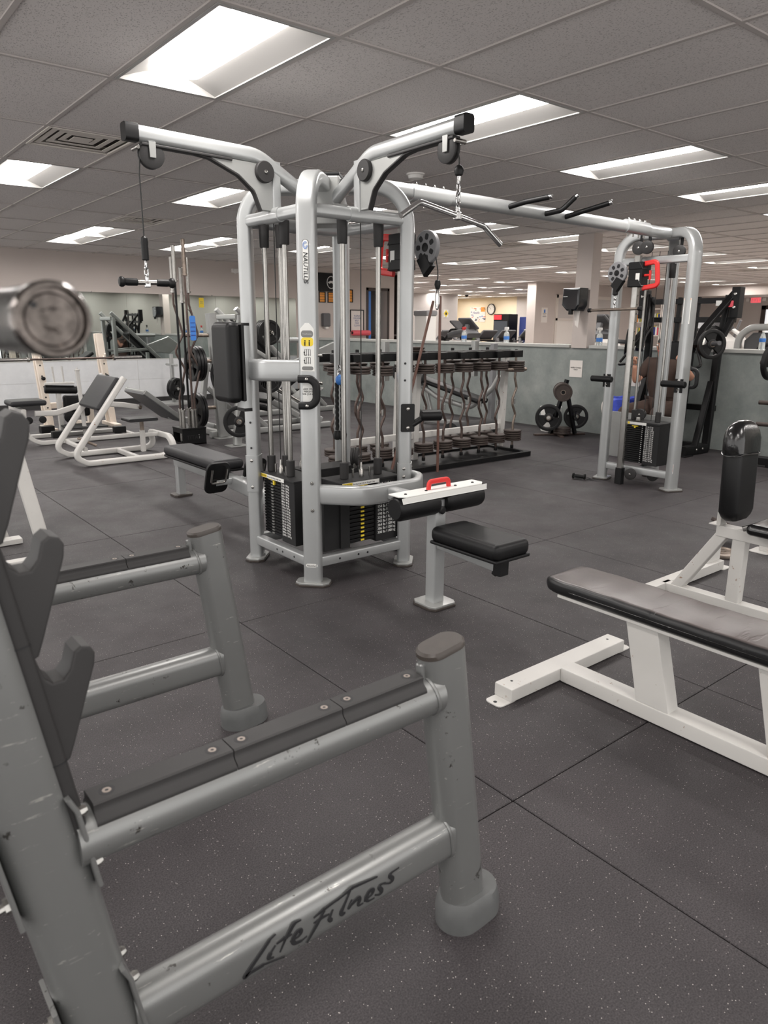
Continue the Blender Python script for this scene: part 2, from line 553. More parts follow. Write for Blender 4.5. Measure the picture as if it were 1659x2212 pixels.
# far end wall: grey, with the doorway under the exit sign
wf = MB(); wf.pbox((X1, Y0, 0), (X1+.1, 9.4, ZC+.1)); wf.pbox((X1, 9.4, 2.12), (X1+.1, 11.25, ZC+.1)); wf.pbox((X1, 11.25, 0), (X1+.1, 21.75, ZC+.1))
struct(wf.build('wall_far', 'wall_grey'))
struct(MB().pbox((X1, 21.75, 0), (X1+.1, YF, ZC+.1)).build('wall_far_cream', 'wall_cream'))
struct(MB().pbox((11.6, 22.0, 0), (21.5, 22.12, ZC+.1)).build('wall_annex', 'wall_grey'))
struct(MB().pbox((21.3, YF, 0), (X1+.1, YF+.1, ZC+.1)).build('wall_annex_end', 'wall_cream'))
struct(MB().pbox((21.38, 22.12, 0), (21.5, YF, ZC+.1)).build('wall_annex_side', 'wall_cream'))
struct(MB().pbox((11.5, Y1+.15, 0), (11.6, 22.1, ZC+.1)).build('wall_annex_left', 'wall_grey'))
struct(MB().pbox((17.0, Y1, 0), (X1, Y1+.32, ZC+.1)).build('wall_stub', 'wall_paint'))
struct(MB().pbox((22.6, 8.2, 2.45), (X1, Y1, ZC+.02)).build('wall_soffit', 'wall_paint'))
dr = MB(); dr.pbox((X1-.03, 11.2, 0), (X1, 11.34, 2.2)); dr.pbox((X1-.03, 9.3, 2.08), (X1, 11.34, 2.2)); dr.pbox((X1-.03, 9.3, 0), (X1, 9.4, 2.2))
struct(dr.build('trim_2', 'brown_dark'))
struct(MB().pbox((X1+.1, 9.2, 0), (X1+.2, 11.5, 2.4)).build('window_1', 'doorlight'))  # glowing sheet added behind the doorway as light from outside

# ---- low wall, ledge and pillar
lw = struct(MB().pbox((8.95, Y0, 0), (9.09, Y1-.0, 1.195)).build('wall_low', 'low_wall', loc=(9, 6, 0)))
for a, b in ((6.78, Y1), (Y0, 6.44)):
    MB().pbox((8.92, a, 1.195), (9.2, b, 1.24), b=.006).build('ledge', 'ledge', lw)
struct(MB().pbox((8.92, 6.48, 1.195), (9.12, 6.745, ZC+.05), b=.004).build('wall_pillar', 'wall_paint'))

# ---- ceiling: slab, grid bars, lay-in tiles
ceil = struct(MB().pbox((X0-.1, Y0-.1, ZC+.1), (X1+.2, YF+.1, ZC+.16)).build('ceiling', 'trim_white', loc=(0, 0, ZC)))
i0, i1 = math.floor((X0-GX0)/GX), math.ceil((X1-GX0)/GX)
j0, j1 = math.floor((Y0-GY0)/GY), math.ceil((YF-GY0)/GY)
bars = {}
def gbar(c, d):
    k = (round(d[0], 2), round(d[1], 2))
    if k not in bars: bars[k] = MB().box((0, 0, .004), d).build('grid_bar', 'grid_bar', ceil, flat=True); o = bars[k]
    else:
        o = bpy.data.objects.new('grid_bar', bars[k].data); col.objects.link(o); o.parent = ceil
    o.location = (c[0], c[1], 0)
# the builder works in world space; the ceiling's origin is at ZC, so bars are modelled at z = 0 of that frame
TM[ceil] = Matrix.Identity(4)
for i in range(i0, i1+1): gbar((GX0+i*GX, (Y0+YF)/2), (.024, YF-Y0, .008))
for j in range(j0, j1+1): gbar(((X0+X1)/2, GY0+j*GY), (X1-X0, .024, .0079))

cells_l = set()
li = [i for i in range(-7, 38) if (i+1) % 3 == 0]
for i in li:
    for j in (-3, 0, 3, 6): cells_l.add((i, j))
for i in (-1, 2, 5): cells_l.add((i, 7))
for i in li:
    if i >= 17:
        for j in (9, 11, 13, 15, 17): cells_l.add((i, j))
vent_cells = {(-1, 2), (2, 5), (11, 4), (24, 4)}
def incam(p):
    c = cam.matrix_world.inverted() @ V(p)
    if c.z > -.05: return None
    u = 829.5 + 1565.5*c.x/-c.z; v = 1106 - 1565.5*c.y/-c.z
    return u, v, -c.z
tl = []
for i in range(i0, i1):
    for j in range(j0, j1):
        if (i, j) in cells_l or (i, j) in vent_cells: continue
        cx, cy = GX0+(i+.5)*GX, GY0+(j+.5)*GY
        if cx < X0 or cx > X1+.2 or cy < Y0 or cy > YF: continue
        p = incam((cx, cy, ZC)); q = [incam((cx+a*.3, cy+b*.6, ZC)) for a in (-1, 1) for b in (-1, 1)]
        vis = any(t and -5 < t[0] < 1664 and -5 < t[1] < 2217 for t in q+[p])
        tl.append((0 if vis else 1, math.hypot(cx, cy), cx, cy))
tl.sort()
tproto = MB().box((0, 0, .016), (GX-.006, GY-.006, .016)).build('ceiling_tile', 'ceiling_tile', ceil, flat=True)
rest = MB()
for n, (vis, d, cx, cy) in enumerate(tl):
    if n < 296:
        if n == 0: o = tproto
        else:
            o = bpy.data.objects.new('ceiling_tile', tproto.data); col.objects.link(o); o.parent = ceil
        o.location = (cx, cy, random.uniform(-.001, .002))
        o.rotation_euler = (random.uniform(-.002, .002), random.uniform(-.003, .003), 0)
    else: rest.box((cx, cy, .016), (GX-.006, GY-.006, .016))
o = rest.build('ceiling_tiles_far', 'ceiling_tile', ceil, flat=True); o['kind'] = 'stuff'

# ---- recessed fluorescent lights
def make_light():
    t = thing('ceiling_light', 'recessed white fluorescent ceiling light with glowing rounded diffuser', 'ceiling light', (0, 0, 0), 0, 'recessed lights of the grid ceiling')
    w, h = GX-.03, GY-.03
    fr = MB()
    for s in (-1, 1):
        fr.box((s*(w/2-.008), 0, .004), (.018, h, .012)); fr.box((0, s*(h/2-.008), .004), (w-.034, .018, .0118))
    fr.build('frame', 'troffer', t)
    rf = MB()
    prof = []
    for k in range(9):
        a = k/8; prof.append((-w/2+.016 + (w/2-.016)*a, .004 + .075*math.sin(a*PI/2)))
    prof += [(-x, z) for x, z in prof[-2::-1]]
    vs = [(x, -h/2+.016, z) for x, z in prof] + [(x, h/2-.016, z) for x, z in prof]
    n = len(prof)
    rf.add(vs, [[k, k+1, n+k+1, n+k] for k in range(n-1)])
    rf.add([(x, -h/2+.016, z) for x, z in prof], [list(range(n))]); rf.add([(x, h/2-.016, z) for x, z in prof], [list(range(n))])
    rf.build('reflector', 'troffer', t)
    df = MB()
    L = h/2-.06
    rows = []
    for yy, k in ((-L, .25), (-L+.012, .7), (-L+.035, 1), (L-.035, 1), (L-.012, .7), (L, .25)):
        rows.append([(.15*math.cos(a)*(.8+.2*k), yy, .066 - .030*math.sin(a)*k) for a in [PI*q/14 for q in range(15)]])
    vs = [p for r in rows for p in r]
    fs = [[a*15+q, a*15+q+1, (a+1)*15+q+1, (a+1)*15+q] for a in range(5) for q in range(14)]
    fs += [list(range(15)), [75+q for q in range(15)]]
    df.add(vs, fs); df.build('diffuser', 'diffuser', t)
    return t
L0 = None
for (i, j) in sorted(cells_l):
    cx, cy = GX0+(i+.5)*GX, GY0+(j+.5)*GY
    if not (X0 < cx < X1-.2 and Y0+.5 < cy < YF-.5): continue
    if cy > 13.6 and (cx < 12 or (17 < cx and 14 < cy < 14.9)): continue
    if cx > 22.5 and 8.0 < cy < 14.3: continue
    if L0 is None: L0 = make_light(); L0.matrix_world = local((cx, cy, ZC))
    else: copy_tree(L0, local((cx, cy, ZC)))

def make_vent(i, j, full, label):
    cx = GX0+(i+.5)*GX; cy = GY0+(j+.25)*GY
    t = thing('ceiling_vent', label, 'vent', (cx, cy, ZC))
    x = local((cx, cy, ZC))
    m = MB(x); s = .295
    for a in (-1, 1):
        m.box((a*(s-.012), 0, .001), (.024, 2*s, .012), b=.003); m.box((0, a*(s-.012), .001), (2*s-.05, .024, .0118), b=.003)
    m.build('frame', 'trim_white', t)
    for k, q in enumerate((.25, .185, .12)):
        f = MB(x); z = .006+.006*k
        for a in (-1, 1):
            f.box((a*(q-.018), 0, z), (.036, 2*q, .004)); f.box((0, a*(q-.018), z), (2*q-.072, .036, .0038))
        f.build('louvre', 'trim_white', t)
    MB(x).box((0, 0, .012), (.13, .13, .006), b=.002).build('centre_plate', 'trim_white', t)
    MB(x).box((0, 0, .06), (.58, .58, .01)).build('duct', 'brown_dark', t)
    # short tile filling the rest of the bay
    MB().box((cx, cy+GY/2, ZC+.016), (GX-.006, GY/2-.006, .016)).build('filler_tile', 'ceiling_tile', t)
make_vent(-1, 2, False, 'square louvred air vent in the ceiling beside a glowing light')
make_vent(2, 5, False, 'square ceiling air vent above the barbell holder area')
make_vent(11, 4, False, 'square ceiling air vent near the paper towel pillar')
make_vent(24, 4, False, 'square ceiling air vent in the far hall')
t = thing('smoke_detector', 'round cream smoke detector on the ceiling above the cable crossover beam', 'smoke detector', (4.41, 5.07, ZC))
MB().lathe((4.41, 5.07, ZC+.008), (0, 0, -1), [(.078, 0), (.078, .012), (.07, .016)], 28).build('base', 'plastic_white', t)
MB().lathe((4.41, 5.07, ZC-.007), (0, 0, -1), [(.066, 0), (.06, .026), (.035, .034), (.0, .035)], 28, False).build('cap', 'plastic_white', t)

# ================================================================== CABLE GYM (multi-station joined by a beam to a second tower)
GC = V((2.565, 3.745, 0))
gym = thing('cable_gym', 'large silver multi-station cable gym joined by an overhead beam to a second tower', 'cable machine', (2.565, 3.745, 0))
def pulley(c, axis, r, w, parent, name='pulley', m='grey_plastic'):
    ax = V(axis).normalized(); c = V(c)
    p = MB().lathe(c - ax*w/2, ax, [(r*.3, 0), (r*.92, 0), (r, w*.08), (r, w*.3), (r*.86, w*.42), (r*.86, w*.58), (r, w*.7), (r, w*.92), (r*.92, w), (r*.3, w)], 28).build(name, m, parent)
    MB().lathe(c - ax*(w/2+.006), ax, [(r*.10, 0), (r*.17, .002), (r*.17, w+.010), (r*.10, w+.012)], 12).build('bolt', 'steel', p)
    return p
def bolt(mb, c, axis, r=.009, h=.007): mb.lathe(c, axis, [(r, 0), (r, h*.6), (r*.6, h)], 10)

corners = {'A': (2.225, 3.425), 'L': (2.215, 4.075), 'R': (2.91, 3.41), 'B': (2.91, 4.075)}
posts = {}
for k, (x, y) in corners.items():
    d = (V((GC.x, GC.y, 0)) - V((x, y, 0))).normalized()
    b0 = V((x, y, 0))
    path = fillet([b0+V((0, 0, .022)), b0+V((0, 0, 2.262)), b0+d*.40+V((0, 0, 2.262))], .2, 10)
    p = MB().sweep(path, rrect(.105, .08, .022, 4), d).build('corner_post', 'silver', gym)
    posts[k] = p
    tdir = V((0, 0, 1)).cross(d)
    fx = local((x, y, 0), math.atan2(tdir.y, tdir.x))
    poly = [(-.1, -.03), (-.07, -.06), (.07, -.06), (.1, -.03), (.1, .03), (.07, .06), (-.07, .06), (-.1, .03)]
    ft = MB(fx).prism(poly, (0, 0, .012), (1, 0, 0), (0, 1, 0), (0, 0, .012), .002).build('foot_plate', 'silver2', p)
    MB(fx).prism([(a*1.04, b*1.04) for a, b in poly], (0, 0, 0), (1, 0, 0), (0, 1, 0), (0, 0, .013), .002).build('foot_pad', 'dark_cap', p)
    if k != 'A':
        m = MB()
        for z in ((.62, .70) if k == 'L' else (.63, .64)):
            pass
# hub on top
hub = MB().box((GC.x, GC.y, 2.18), (.2, .2, .26), rot=Matrix.Rotation(PI/4, 3, 'Z'), b=.012).build('hub', 'silver2', gym)
MB().box((GC.x, GC.y, 2.317), (.2, .2, .02), rot=Matrix.Rotation(PI/4, 3, 'Z'), b=.006).build('hub_cap', 'black_plastic', hub)
for dx, dy in ((-1, 0), (0, -1), (1, 0), (0, 1)):
    pl = MB().box((GC.x+dx*.155, GC.y+dy*.155, 2.12), (.012 if dx else .11, .012 if dy else .11, .07), b=.004)
    for s in (-1, 1): bolt(pl, (GC.x+dx*.16+(0 if dx else s*.035), GC.y+dy*.16+(0 if dy else s*.035), 2.12), (dx, dy, 0), .011, .012)
    pl.build('mount_plate', 'silver2', hub)
# top ring and base frame
def ring(a, b, name='top_rail'):
    p, q = V((*corners[a], 2.078)), V((*corners[b], 2.078))
    t = MB().sweep([p, q], obround(.05, .068), (0, 0, 1)).build(name, 'silver', gym)
    mid = (p+q)/2; d = (q-p).normalized()
    MB().sweep(fillet([mid-d*.075, mid+d*.075], 0), obround(.06, .08), (0, 0, 1)).build('rail_sleeve', 'silver', t)
for a, b in (('A', 'L'), ('A', 'R'), ('L', 'B'), ('R', 'B')): ring(a, b)
for a, b in (('A', 'L'), ('A', 'R'), ('L', 'B'), ('R', 'B')):
    p, q = V((*corners[a], .135)), V((*corners[b], .135))
    d = (q-p).normalized(); n = V((d.y, -d.x, 0))
    if n.dot((p+q)/2 - GC) < 0: n = -n
    r = MB().bar(p, q, .055, .06, r=.008).build('base_rail', 'silver', gym)
    m = MB()
    for u in (.25, .45, .55): m.lathe(p+(q-p)*u + n*.0276, n, [(.007, 0), (.007, .001)], 10)
    m.build('hole', 'ink', r)

def arm(d, lat):
    d = V(d)
    pa = [GC+d*.1+V((0, 0, 2.185)), GC+d*.44+V((0, 0, 2.37)), GC+d*1.1+V((0, 0, 2.382))]
    a = MB().sweep(fillet(pa, .22, 8), obround(.058, .077), (0, 0, 1)).build('pulley_arm', 'silver', gym)
    e = GC+d*1.1+V((0, 0, 2.382))
    w = V((-d.y, d.x, 0))
    MB().sweep([e-d*.004, e+d*.06], rrect(.07, .082, .016, 3), (0, 0, 1)).build('end_cap', 'black_plastic', a)
    # strip under the boom
    MB().sweep([GC+d*.6+V((0, 0, 2.329)), GC+d*1.08+V((0, 0, 2.336))], rrect(.05, .014, .004), (0, 0, 1)).build('wear_strip', 'grey_plastic', a)
    poly = [(.86, 2.338), (.72, 2.322), (.56, 2.26), (.47, 2.19), (.43, 2.095), (.35, 2.095), (.35, 2.33)]
    g = MB().prism(poly, GC-w*.014, d, (0, 0, 1), w*.028, .004).build('gusset', 'silver2', a)
    eb = fillet([GC+d*u+V((0, 0, z-.003)) for u, z in poly[:5]], .06, 4)
    MB().sweep(eb, rrect(.034, .01, .003), (0, 0, 1)).build('gusset_edge', 'grey_plastic', a)
    MB().bar(GC+d*.335+V((0, 0, 2.09)), GC+d*.335+V((0, 0, 2.35)), .05, .05, d, .006).build('strut', 'silver', a)
    pulley(GC+d*.41+V((0, 0, 2.29)), w, .056, .075, a)
    c = GC+d*1.03+V((0, 0, 2.292))
    pulley(c, w, .063, .036, a)
    br = MB()
    for s in (-1, 1): br.prism([(1.012, 2.35), (1.048, 2.35), (1.045, 2.278), (1.015, 2.278)], GC+w*(s*.024)-w*.003, d, (0, 0, 1), w*.006, .001)
    br.build('pulley_bracket', 'silver2', a)
    k = GC+d*1.105+V((0, 0, 2.315))
    MB().cyl(k-w*.035, k+w*.035, .011, 12, .003).build('keeper_pin', 'steel', a)
    return a
arm_lat = arm((0, -1, 0), True)
arm_tri = arm((-1, 0, 0), False)
latx, laty = 2.565, 3.745-1.103
MB().tube([(latx, laty+.02, 2.30), (latx, laty, 2.24), (latx, laty, 2.16)], .0035, 8).build('cable', 'cable', arm_lat)
trx = 2.565-1.095
MB().tube([(trx+.01, 3.745, 2.30), (trx, 3.745, 2.2), (trx, 3.745, 1.9)], .0035, 8).build('cable', 'cable', arm_tri)

# weight stacks: (shroud box, plate box, front direction, label side)
def stack(x0, x1, y0, y1, front, slot, nums, nplates, rods):
    """front: unit vector of the visible face; slot / nums: ranges along the face (world x or y)"""
    f = V(front); ax = 0 if abs(f.x) > .5 else 1
    def P(u, n, z):   # u along the face, n depth from the face inward
        if ax == 0: return V(((x0 if f.x < 0 else x1) - f.x*n, u, z))
        return V((u, (y0 if f.y < 0 else y1) - f.y*n, z))
    lo, hi = (y0, y1) if ax == 0 else (x0, x1)
    dep = (x1-x0) if ax == 0 else (y1-y0)
    sh = MB()
    sh.pbox(P(lo, dep*.75, .175), P(hi, dep, .57), .004)
    for a, b in ((lo, slot[0]), (slot[1], hi)):
        if b-a > .012: sh.pbox(P(a, .0, .175), P(b, dep*.76, .57), .006)
    sh.pbox(P(lo, -.004, .566), P(hi, dep, .582), .004)
    s = sh.build('stack_shroud', 'black_matte', gym)
    h = (.555-.195)/nplates
    first = None
    for i in range(nplates):
        z = .195+h*i
        if first is None:
            first = MB().pbox(P(slot[0]+.006, .012, z), P(slot[1]-.006, dep*.72, z+h*.84), .003).build('stack_plate', 'black_metal', s)
            o = first
        else:
            o = bpy.data.objects.new('stack_plate', first.data); col.objects.link(o); o.parent = s
            o.location = (0, 0, h*i)
    um = (slot[0]+slot[1])/2
    m = MB()
    for i in range(nplates): m.pbox(P(um-.012, .006, .195+h*i+h*.2), P(um+.012, .013, .195+h*i+h*.6))
    m.build('number_tags', 'yellow' if ax else 'label_grey', s)
    m = MB(); m.pbox(P(um-.035, .002, .548), P(um+.035, .02, .562)); m.pbox(P(um-.035, .002, .52), P(um-.02, .014, .562)); m.build('selector_pin', 'yellow', s)
    yd = V((0, 0, 1)); xd = yd.cross(f)
    body = '\n'.join('%d lb / %d kg' % (22+11*i*(2 if ax else 1), 10+5*i*(2 if ax else 1)) for i in range(nplates))
    st = nums[0] if xd.dot(V((1, 1, 0))*(1)) > 0 else nums[1]
    text(body, h*.93, P(st, -.0045 if False else -.0008, .535), xd, yd, 'ink_white', s)
    # warning strip
    ll = lo if xd.x+xd.y > 0 else hi
    sg = 1 if xd.x+xd.y > 0 else -1
    MB().pbox(P(ll+sg*.01, -.0052, .555), P(ll+sg*.29, -.004, .579)).build('warning_strip', 'label_white', s)
    MB().pbox(P(ll+sg*.012, -.0056, .557), P(ll+sg*.085, -.005, .577)).build('warning_patch', 'yellow', s)
    text('CAUTION', .014, P(ll+sg*.017, -.0057, .562), xd, yd, 'ink', s)
    text('Do Not Use If Body Weight Only', .012, P(ll+sg*.09, -.0053, .562), xd, yd, 'ink', s)
    for (rx, ry) in rods:
        g = MB().cyl((rx, ry, .58), (rx, ry, 2.06), .0155, 16).build('guide_rod', 'steel', gym)
        MB().cyl((rx, ry, .582), (rx, ry, .685), .027, 18, .004).build('rod_bumper', 'grey_plastic', g)
        MB().lathe((rx, ry, 1.935), (0, 0, 1), [(.026, 0), (.028, .004), (.031, .12), (.031, .13)], 18).build('rod_collar', 'grey_plastic', g)
    cx = sum(r[0] for r in rods)/2; cy = sum(r[1] for r in rods)/2
    c = MB().tube([(cx, cy, .62), (cx, cy, 2.08)], .0032, 8).build('cable', 'cable', gym)
    MB().lathe((cx, cy, .582), (0, 0, 1), [(.014, 0), (.014, .04), (.01, .045), (.01, .06), (.006, .09)], 12).build('cable_end', 'steel', c)
    for s_ in (-1, 1):
        q = V((cx, cy, .582)) + (V((0, 1, 0)) if ax == 0 else V((1, 0, 0)))*.065*s_ - f*.0
        MB().cyl(q, q+V((0, 0, .055)), .007, 10).build('dowel', 'steel', c)
    return s
sA = stack(2.24, 2.45, 3.64, 4.04, (-1, 0, 0), (3.80, 4.03), (3.79, 3.79), 19, [(2.31, 4.02), (2.31, 3.79)])
sB = stack(2.43, 2.89, 3.43, 3.65, (0, -1, 0), (2.50, 2.70), (2.71, 2.71), 14, [(2.53, 3.53), (2.79, 3.53)])
sC = stack(2.47, 2.89, 3.87, 4.05, (0, 1, 0), (2.52, 2.72), (2.72, 2.72), 14, [(2.39, 3.97), (2.62, 3.97)])
MB().pbox((2.32, 3.445, .175), (2.5, 3.62, .47), .006).build('stack_counterweight', 'black_matte', gym)
pulley((2.79, 3.77, .66), (.7, -.7, 0), .06, .05, gym)
MB().bar((2.79, 3.77, .585), (2.79, 3.77, .66), .02, .06, (1, 1, 0)).build('pulley_yoke', 'steel', gym)

# lat station: wishbone, knee rollers, seat
U = MB().sweep(fillet([(2.245, 3.41, .548), (2.43, 3.2, .548), (2.83, 3.2, .548), (2.97, 3.33, .548), (2.955, 3.46, .548)], .13, 8), rrect(.05, .115, .02, 3), (0, 0, 1)).build('wishbone_arm', 'silver', gym)
MB().bar((2.62, 3.2, .545), (2.57, 2.8, .565), .07, .07, r=.01).build('seat_link', 'silver', U)
for (x, y), n in (((2.215, 3.40), (-.7, -.7)), ((2.965, 3.43), (1, 0))):
    m = MB()
    for z in (.46, .62): bolt(m, (x+n[0]*.01, y+n[1]*.01, z), (n[0], n[1], 0), .011, .014)
    m.build('bolt', 'steel', U)
seat_post = MB().bar((2.572, 2.747, .016), (2.572, 2.747, .60), .075, .075, (0, 1, 0), .008).build('seat_post', 'silver', gym)
poly = [(-.07, -.09), (.07, -.09), (.09, -.06), (.09, .06), (.07, .09), (-.07, .09), (-.09, .06), (-.09, -.06)]
MB().prism(poly, (2.572, 2.747, .012), (1, 0, 0), (0, 1, 0), (0, 0, .012), .002).build('foot_plate', 'silver2', seat_post)
MB().prism([(a*1.04, b*1.04) for a, b in poly], (2.572, 2.747, 0), (1, 0, 0), (0, 1, 0), (0, 0, .013), .002).build('foot_pad', 'dark_cap', seat_post)
MB().lathe((2.572, 2.709, .545), (0, -1, 0), [(.02, 0), (.022, .012), (.016, .016), (.01, .016)], 18).build('adjust_knob', 'black_plastic', seat_post)
MB().bar((2.572, 2.72, .37), (2.572, 2.30, .35), .055, .07, r=.006).build('seat_arm', 'silver', seat_post)
MB().bar((2.572, 2.30, .30), (2.572, 2.265, .40), .055, .03, (0, 1, 0)).build('end_cap', 'black_plastic', seat_post)
MB().pbox((2.54, 2.25, .30), (2.604, 2.30, .405), .006).build('end_cap', 'black_plastic', seat_post)
st = MB().box((2.572, 2.43, .445), (.25, .47, .085), b=.034, seg=4).build('seat_pad', 'vinyl', seat_post)
MB().box((2.572, 2.43, .402), (.245, .465, .018), b=.006).build('seat_board', 'black_plastic', seat_post)
kp = gym
for a, b in ((2.275, 2.545), (2.60, 2.87)):
    MB().lathe((a, 2.735, .588), (1, 0, 0), [(.02, -.006), (.052, -.006), (.063, .006), (.066, .02), (.066, b-a-.02), (.063, b-a-.006), (.052, b-a), (.02, b-a)], 30).build('knee_roller', 'vinyl', gym)
pk = MB().prism([(-.30, -.035), (-.27, -.06), (.27, -.06), (.30, -.035), (.30, .045), (-.30, .045)], (2.572, 2.74, .652), (1, 0, 0), (0, 1, 0), (0, 0, .008), .002)
pk.build('knee_plate', 'label_white', gym)
pb = MB(); pb.quad((2.272, 2.68, .652), (2.872, 2.68, .652), (2.872, 2.668, .625), (2.272, 2.668, .625)); pb.pbox((2.275, 2.669, .625), (2.87, 2.672, .655)); pb.build('knee_plate_lip', 'label_white', gym)
hd = MB().sweep(fillet([(2.50, 2.735, .658), (2.505, 2.735, .70), (2.64, 2.735, .70), (2.645, 2.735, .658)], .018, 5), obround(.028, .016), (0, 1, 0)).build('lift_handle', 'red', gym)
m = MB()
for x in (2.33, 2.47, 2.68, 2.81): bolt(m, (x, 2.72, .66), (0, 0, 1), .008, .005)
m.build('bolt', 'black_metal', gym)

# standing station: wishbone and back pad facing away from the tower
U2 = MB().sweep(fillet([(2.205, 3.45, 1.245), (2.03, 3.62, 1.245), (2.03, 3.88, 1.245), (2.195, 4.05, 1.245)], .1, 8), rrect(.05, .118, .02, 3), (0, 0, 1)).build('wishbone_arm', 'silver', gym)
pp = MB().bar((1.995, 3.755, 1.03), (1.995, 3.755, 1.485), .05, .09, (0, 1, 0), .006).build('pad_post', 'silver', U2)
MB().bar((1.995, 3.755, 1.012), (1.995, 3.755, 1.03), .052, .092, (0, 1, 0), .006).build('end_cap', 'black_plastic', U2)
MB().bar((1.995, 3.755, 1.485), (1.995, 3.755, 1.5), .052, .092, (0, 1, 0), .006).build('end_cap', 'black_plastic', U2)
MB().box((1.90, 3.765, 1.285), (.085, .225, .44), b=.036, seg=4).build('back_pad', 'vinyl', U2)
MB().box((1.95, 3.765, 1.285), (.02, .215, .42), b=.006).build('pad_board', 'black_plastic', U2)

# labels and hook on the near corner post
oA = V((-.7071, -.7071, 0)); rA = V((.7071, -.7071, 0))
fA = V((2.225, 3.425, 0)) + oA*.0402
def plate_on(z0, z1, w, m, name, par, t=.003, point=False, off=0.):
    h = (z1-z0)/2
    poly = rrect(w, z1-z0, .015, 4)
    if point: poly = [(-w/2, -h), (w/2, -h), (w/2, h-.03), (.01, h), (-.01, h), (-w/2, h-.03)]
    return MB().prism(poly, fA+oA*off+V((0, 0, (z0+z1)/2)), rA, (0, 0, 1), oA*t, .0008).build(name, m, par)
b1 = plate_on(1.715, 1.925, .036, 'label_grey', 'brand_badge', gym, .003)
plate_on(1.718, 1.922, .031, 'label_white', 'badge_face', b1, .0034)
text('NAUTILUS', .034, fA+oA*.0042+V((0, 0, 1.862))+rA*-.011, (0, 0, -1), rA, 'ink', b1, shear=.15, bold=.006)
em = MB()
for r, w in ((.013, .0025), (.008, .002)):
    cpt = fA+oA*.0042+V((0, 0, 1.895))
    em.sweep([cpt+rA*(r*math.cos(a))*.9+V((0, 0, r*1.35*math.sin(a))) for a in [PI*.25+2*PI*.86*k/18 for k in range(19)]], rrect(w, .001, .0002, 1), oA)
em.build('swirl_emblem', 'blue', b1)
pl = plate_on(1.245, 1.50, .076, 'label_white', 'instruction_placard', gym, .004, True)
plate_on(1.425, 1.462, .067, 'label_grey', 'placard_header', pl, .0045)
plate_on(1.378, 1.425, .067, 'yellow', 'placard_picture', pl, .0045)
plate_on(1.250, 1.272, .064, 'label_grey', 'placard_footer', pl, .0045)
text('Tricep Extension', .0074, fA+oA*.0047+V((0, 0, 1.441))-rA*.025, rA, (0, 0, 1), 'ink_white', pl)
ic = MB()
for cz in (1.345, 1.302):
    c = fA+oA*.0045+V((0, 0, cz))
    for dx in (-.014, -.004, .006, .016): ic.box(c+rA*dx, (.0016, .0016, .034))
    for dz in (.017, -.012): ic.sweep([c+rA*-.014+V((0, 0, dz)), c+rA*.016+V((0, 0, dz))], rrect(.0012, .0012, .0002, 1), oA)
    ic.ball(c+rA*-.018+V((0, 0, .002)), .0032, 8); ic.sweep([c+rA*-.018, c+rA*-.018+V((0, 0, -.012)), c+rA*-.009+V((0, 0, -.016))], rrect(.002, .001, .0002, 1), oA)
for dx in (-.012, .012):
    c = fA+oA*.0048+V((0, 0, 1.395)); ic.ball(c+rA*dx+V((0, 0, .012)), .004, 8); ic.box(c+rA*dx-V((0, 0, .004)), (.007, .003, .02))
ic.build('exercise_pictograms', 'ink', pl)
ad = plate_on(1.07, 1.19, .06, 'label_white', 'add_on_label', gym, .003)
text('ADD ON\nWEIGHT\n5 lb | 2.5 kg', .0135, fA+oA*.0034+V((0, 0, 1.145)), rA, (0, 0, 1), 'ink', ad, align='CENTER', bold=.01)
c0 = fA+oA*.02
hk = MB().sweep(fillet([c0+rA*-.05+V((0, 0, 1.205)), c0+rA*.05+V((0, 0, 1.205)), c0+rA*.05+V((0, 0, 1.06)), c0+rA*-.048+V((0, 0, 1.06))], .05, 8), rrect(.042, .04, .014, 3), oA).build('add_on_weight', 'black_plastic', gym)
m = MB()
for z in (1.205, 1.06): bolt(m, c0+oA*.018+V((0, 0, z)), oA, .009, .006)
m.build('bolt', 'steel', hk)
m = MB()
for z in (1.33, 1.18):
    m.cyl(fA+rA*.05-oA*.03+V((0, 0, z)), fA+rA*.075-oA*.03+V((0, 0, z)), .009, 10, .002)
m.build('bolt', 'steel', gym)
plate_on(.118, .14, .07, 'label_white', 'worn_sticker', gym, .0006)
text('Nautilus', .016, fA+oA*.0008+V((0, 0, .123))-rA*.03, rA, (0, 0, 1), 'ink', gym, shear=.2)
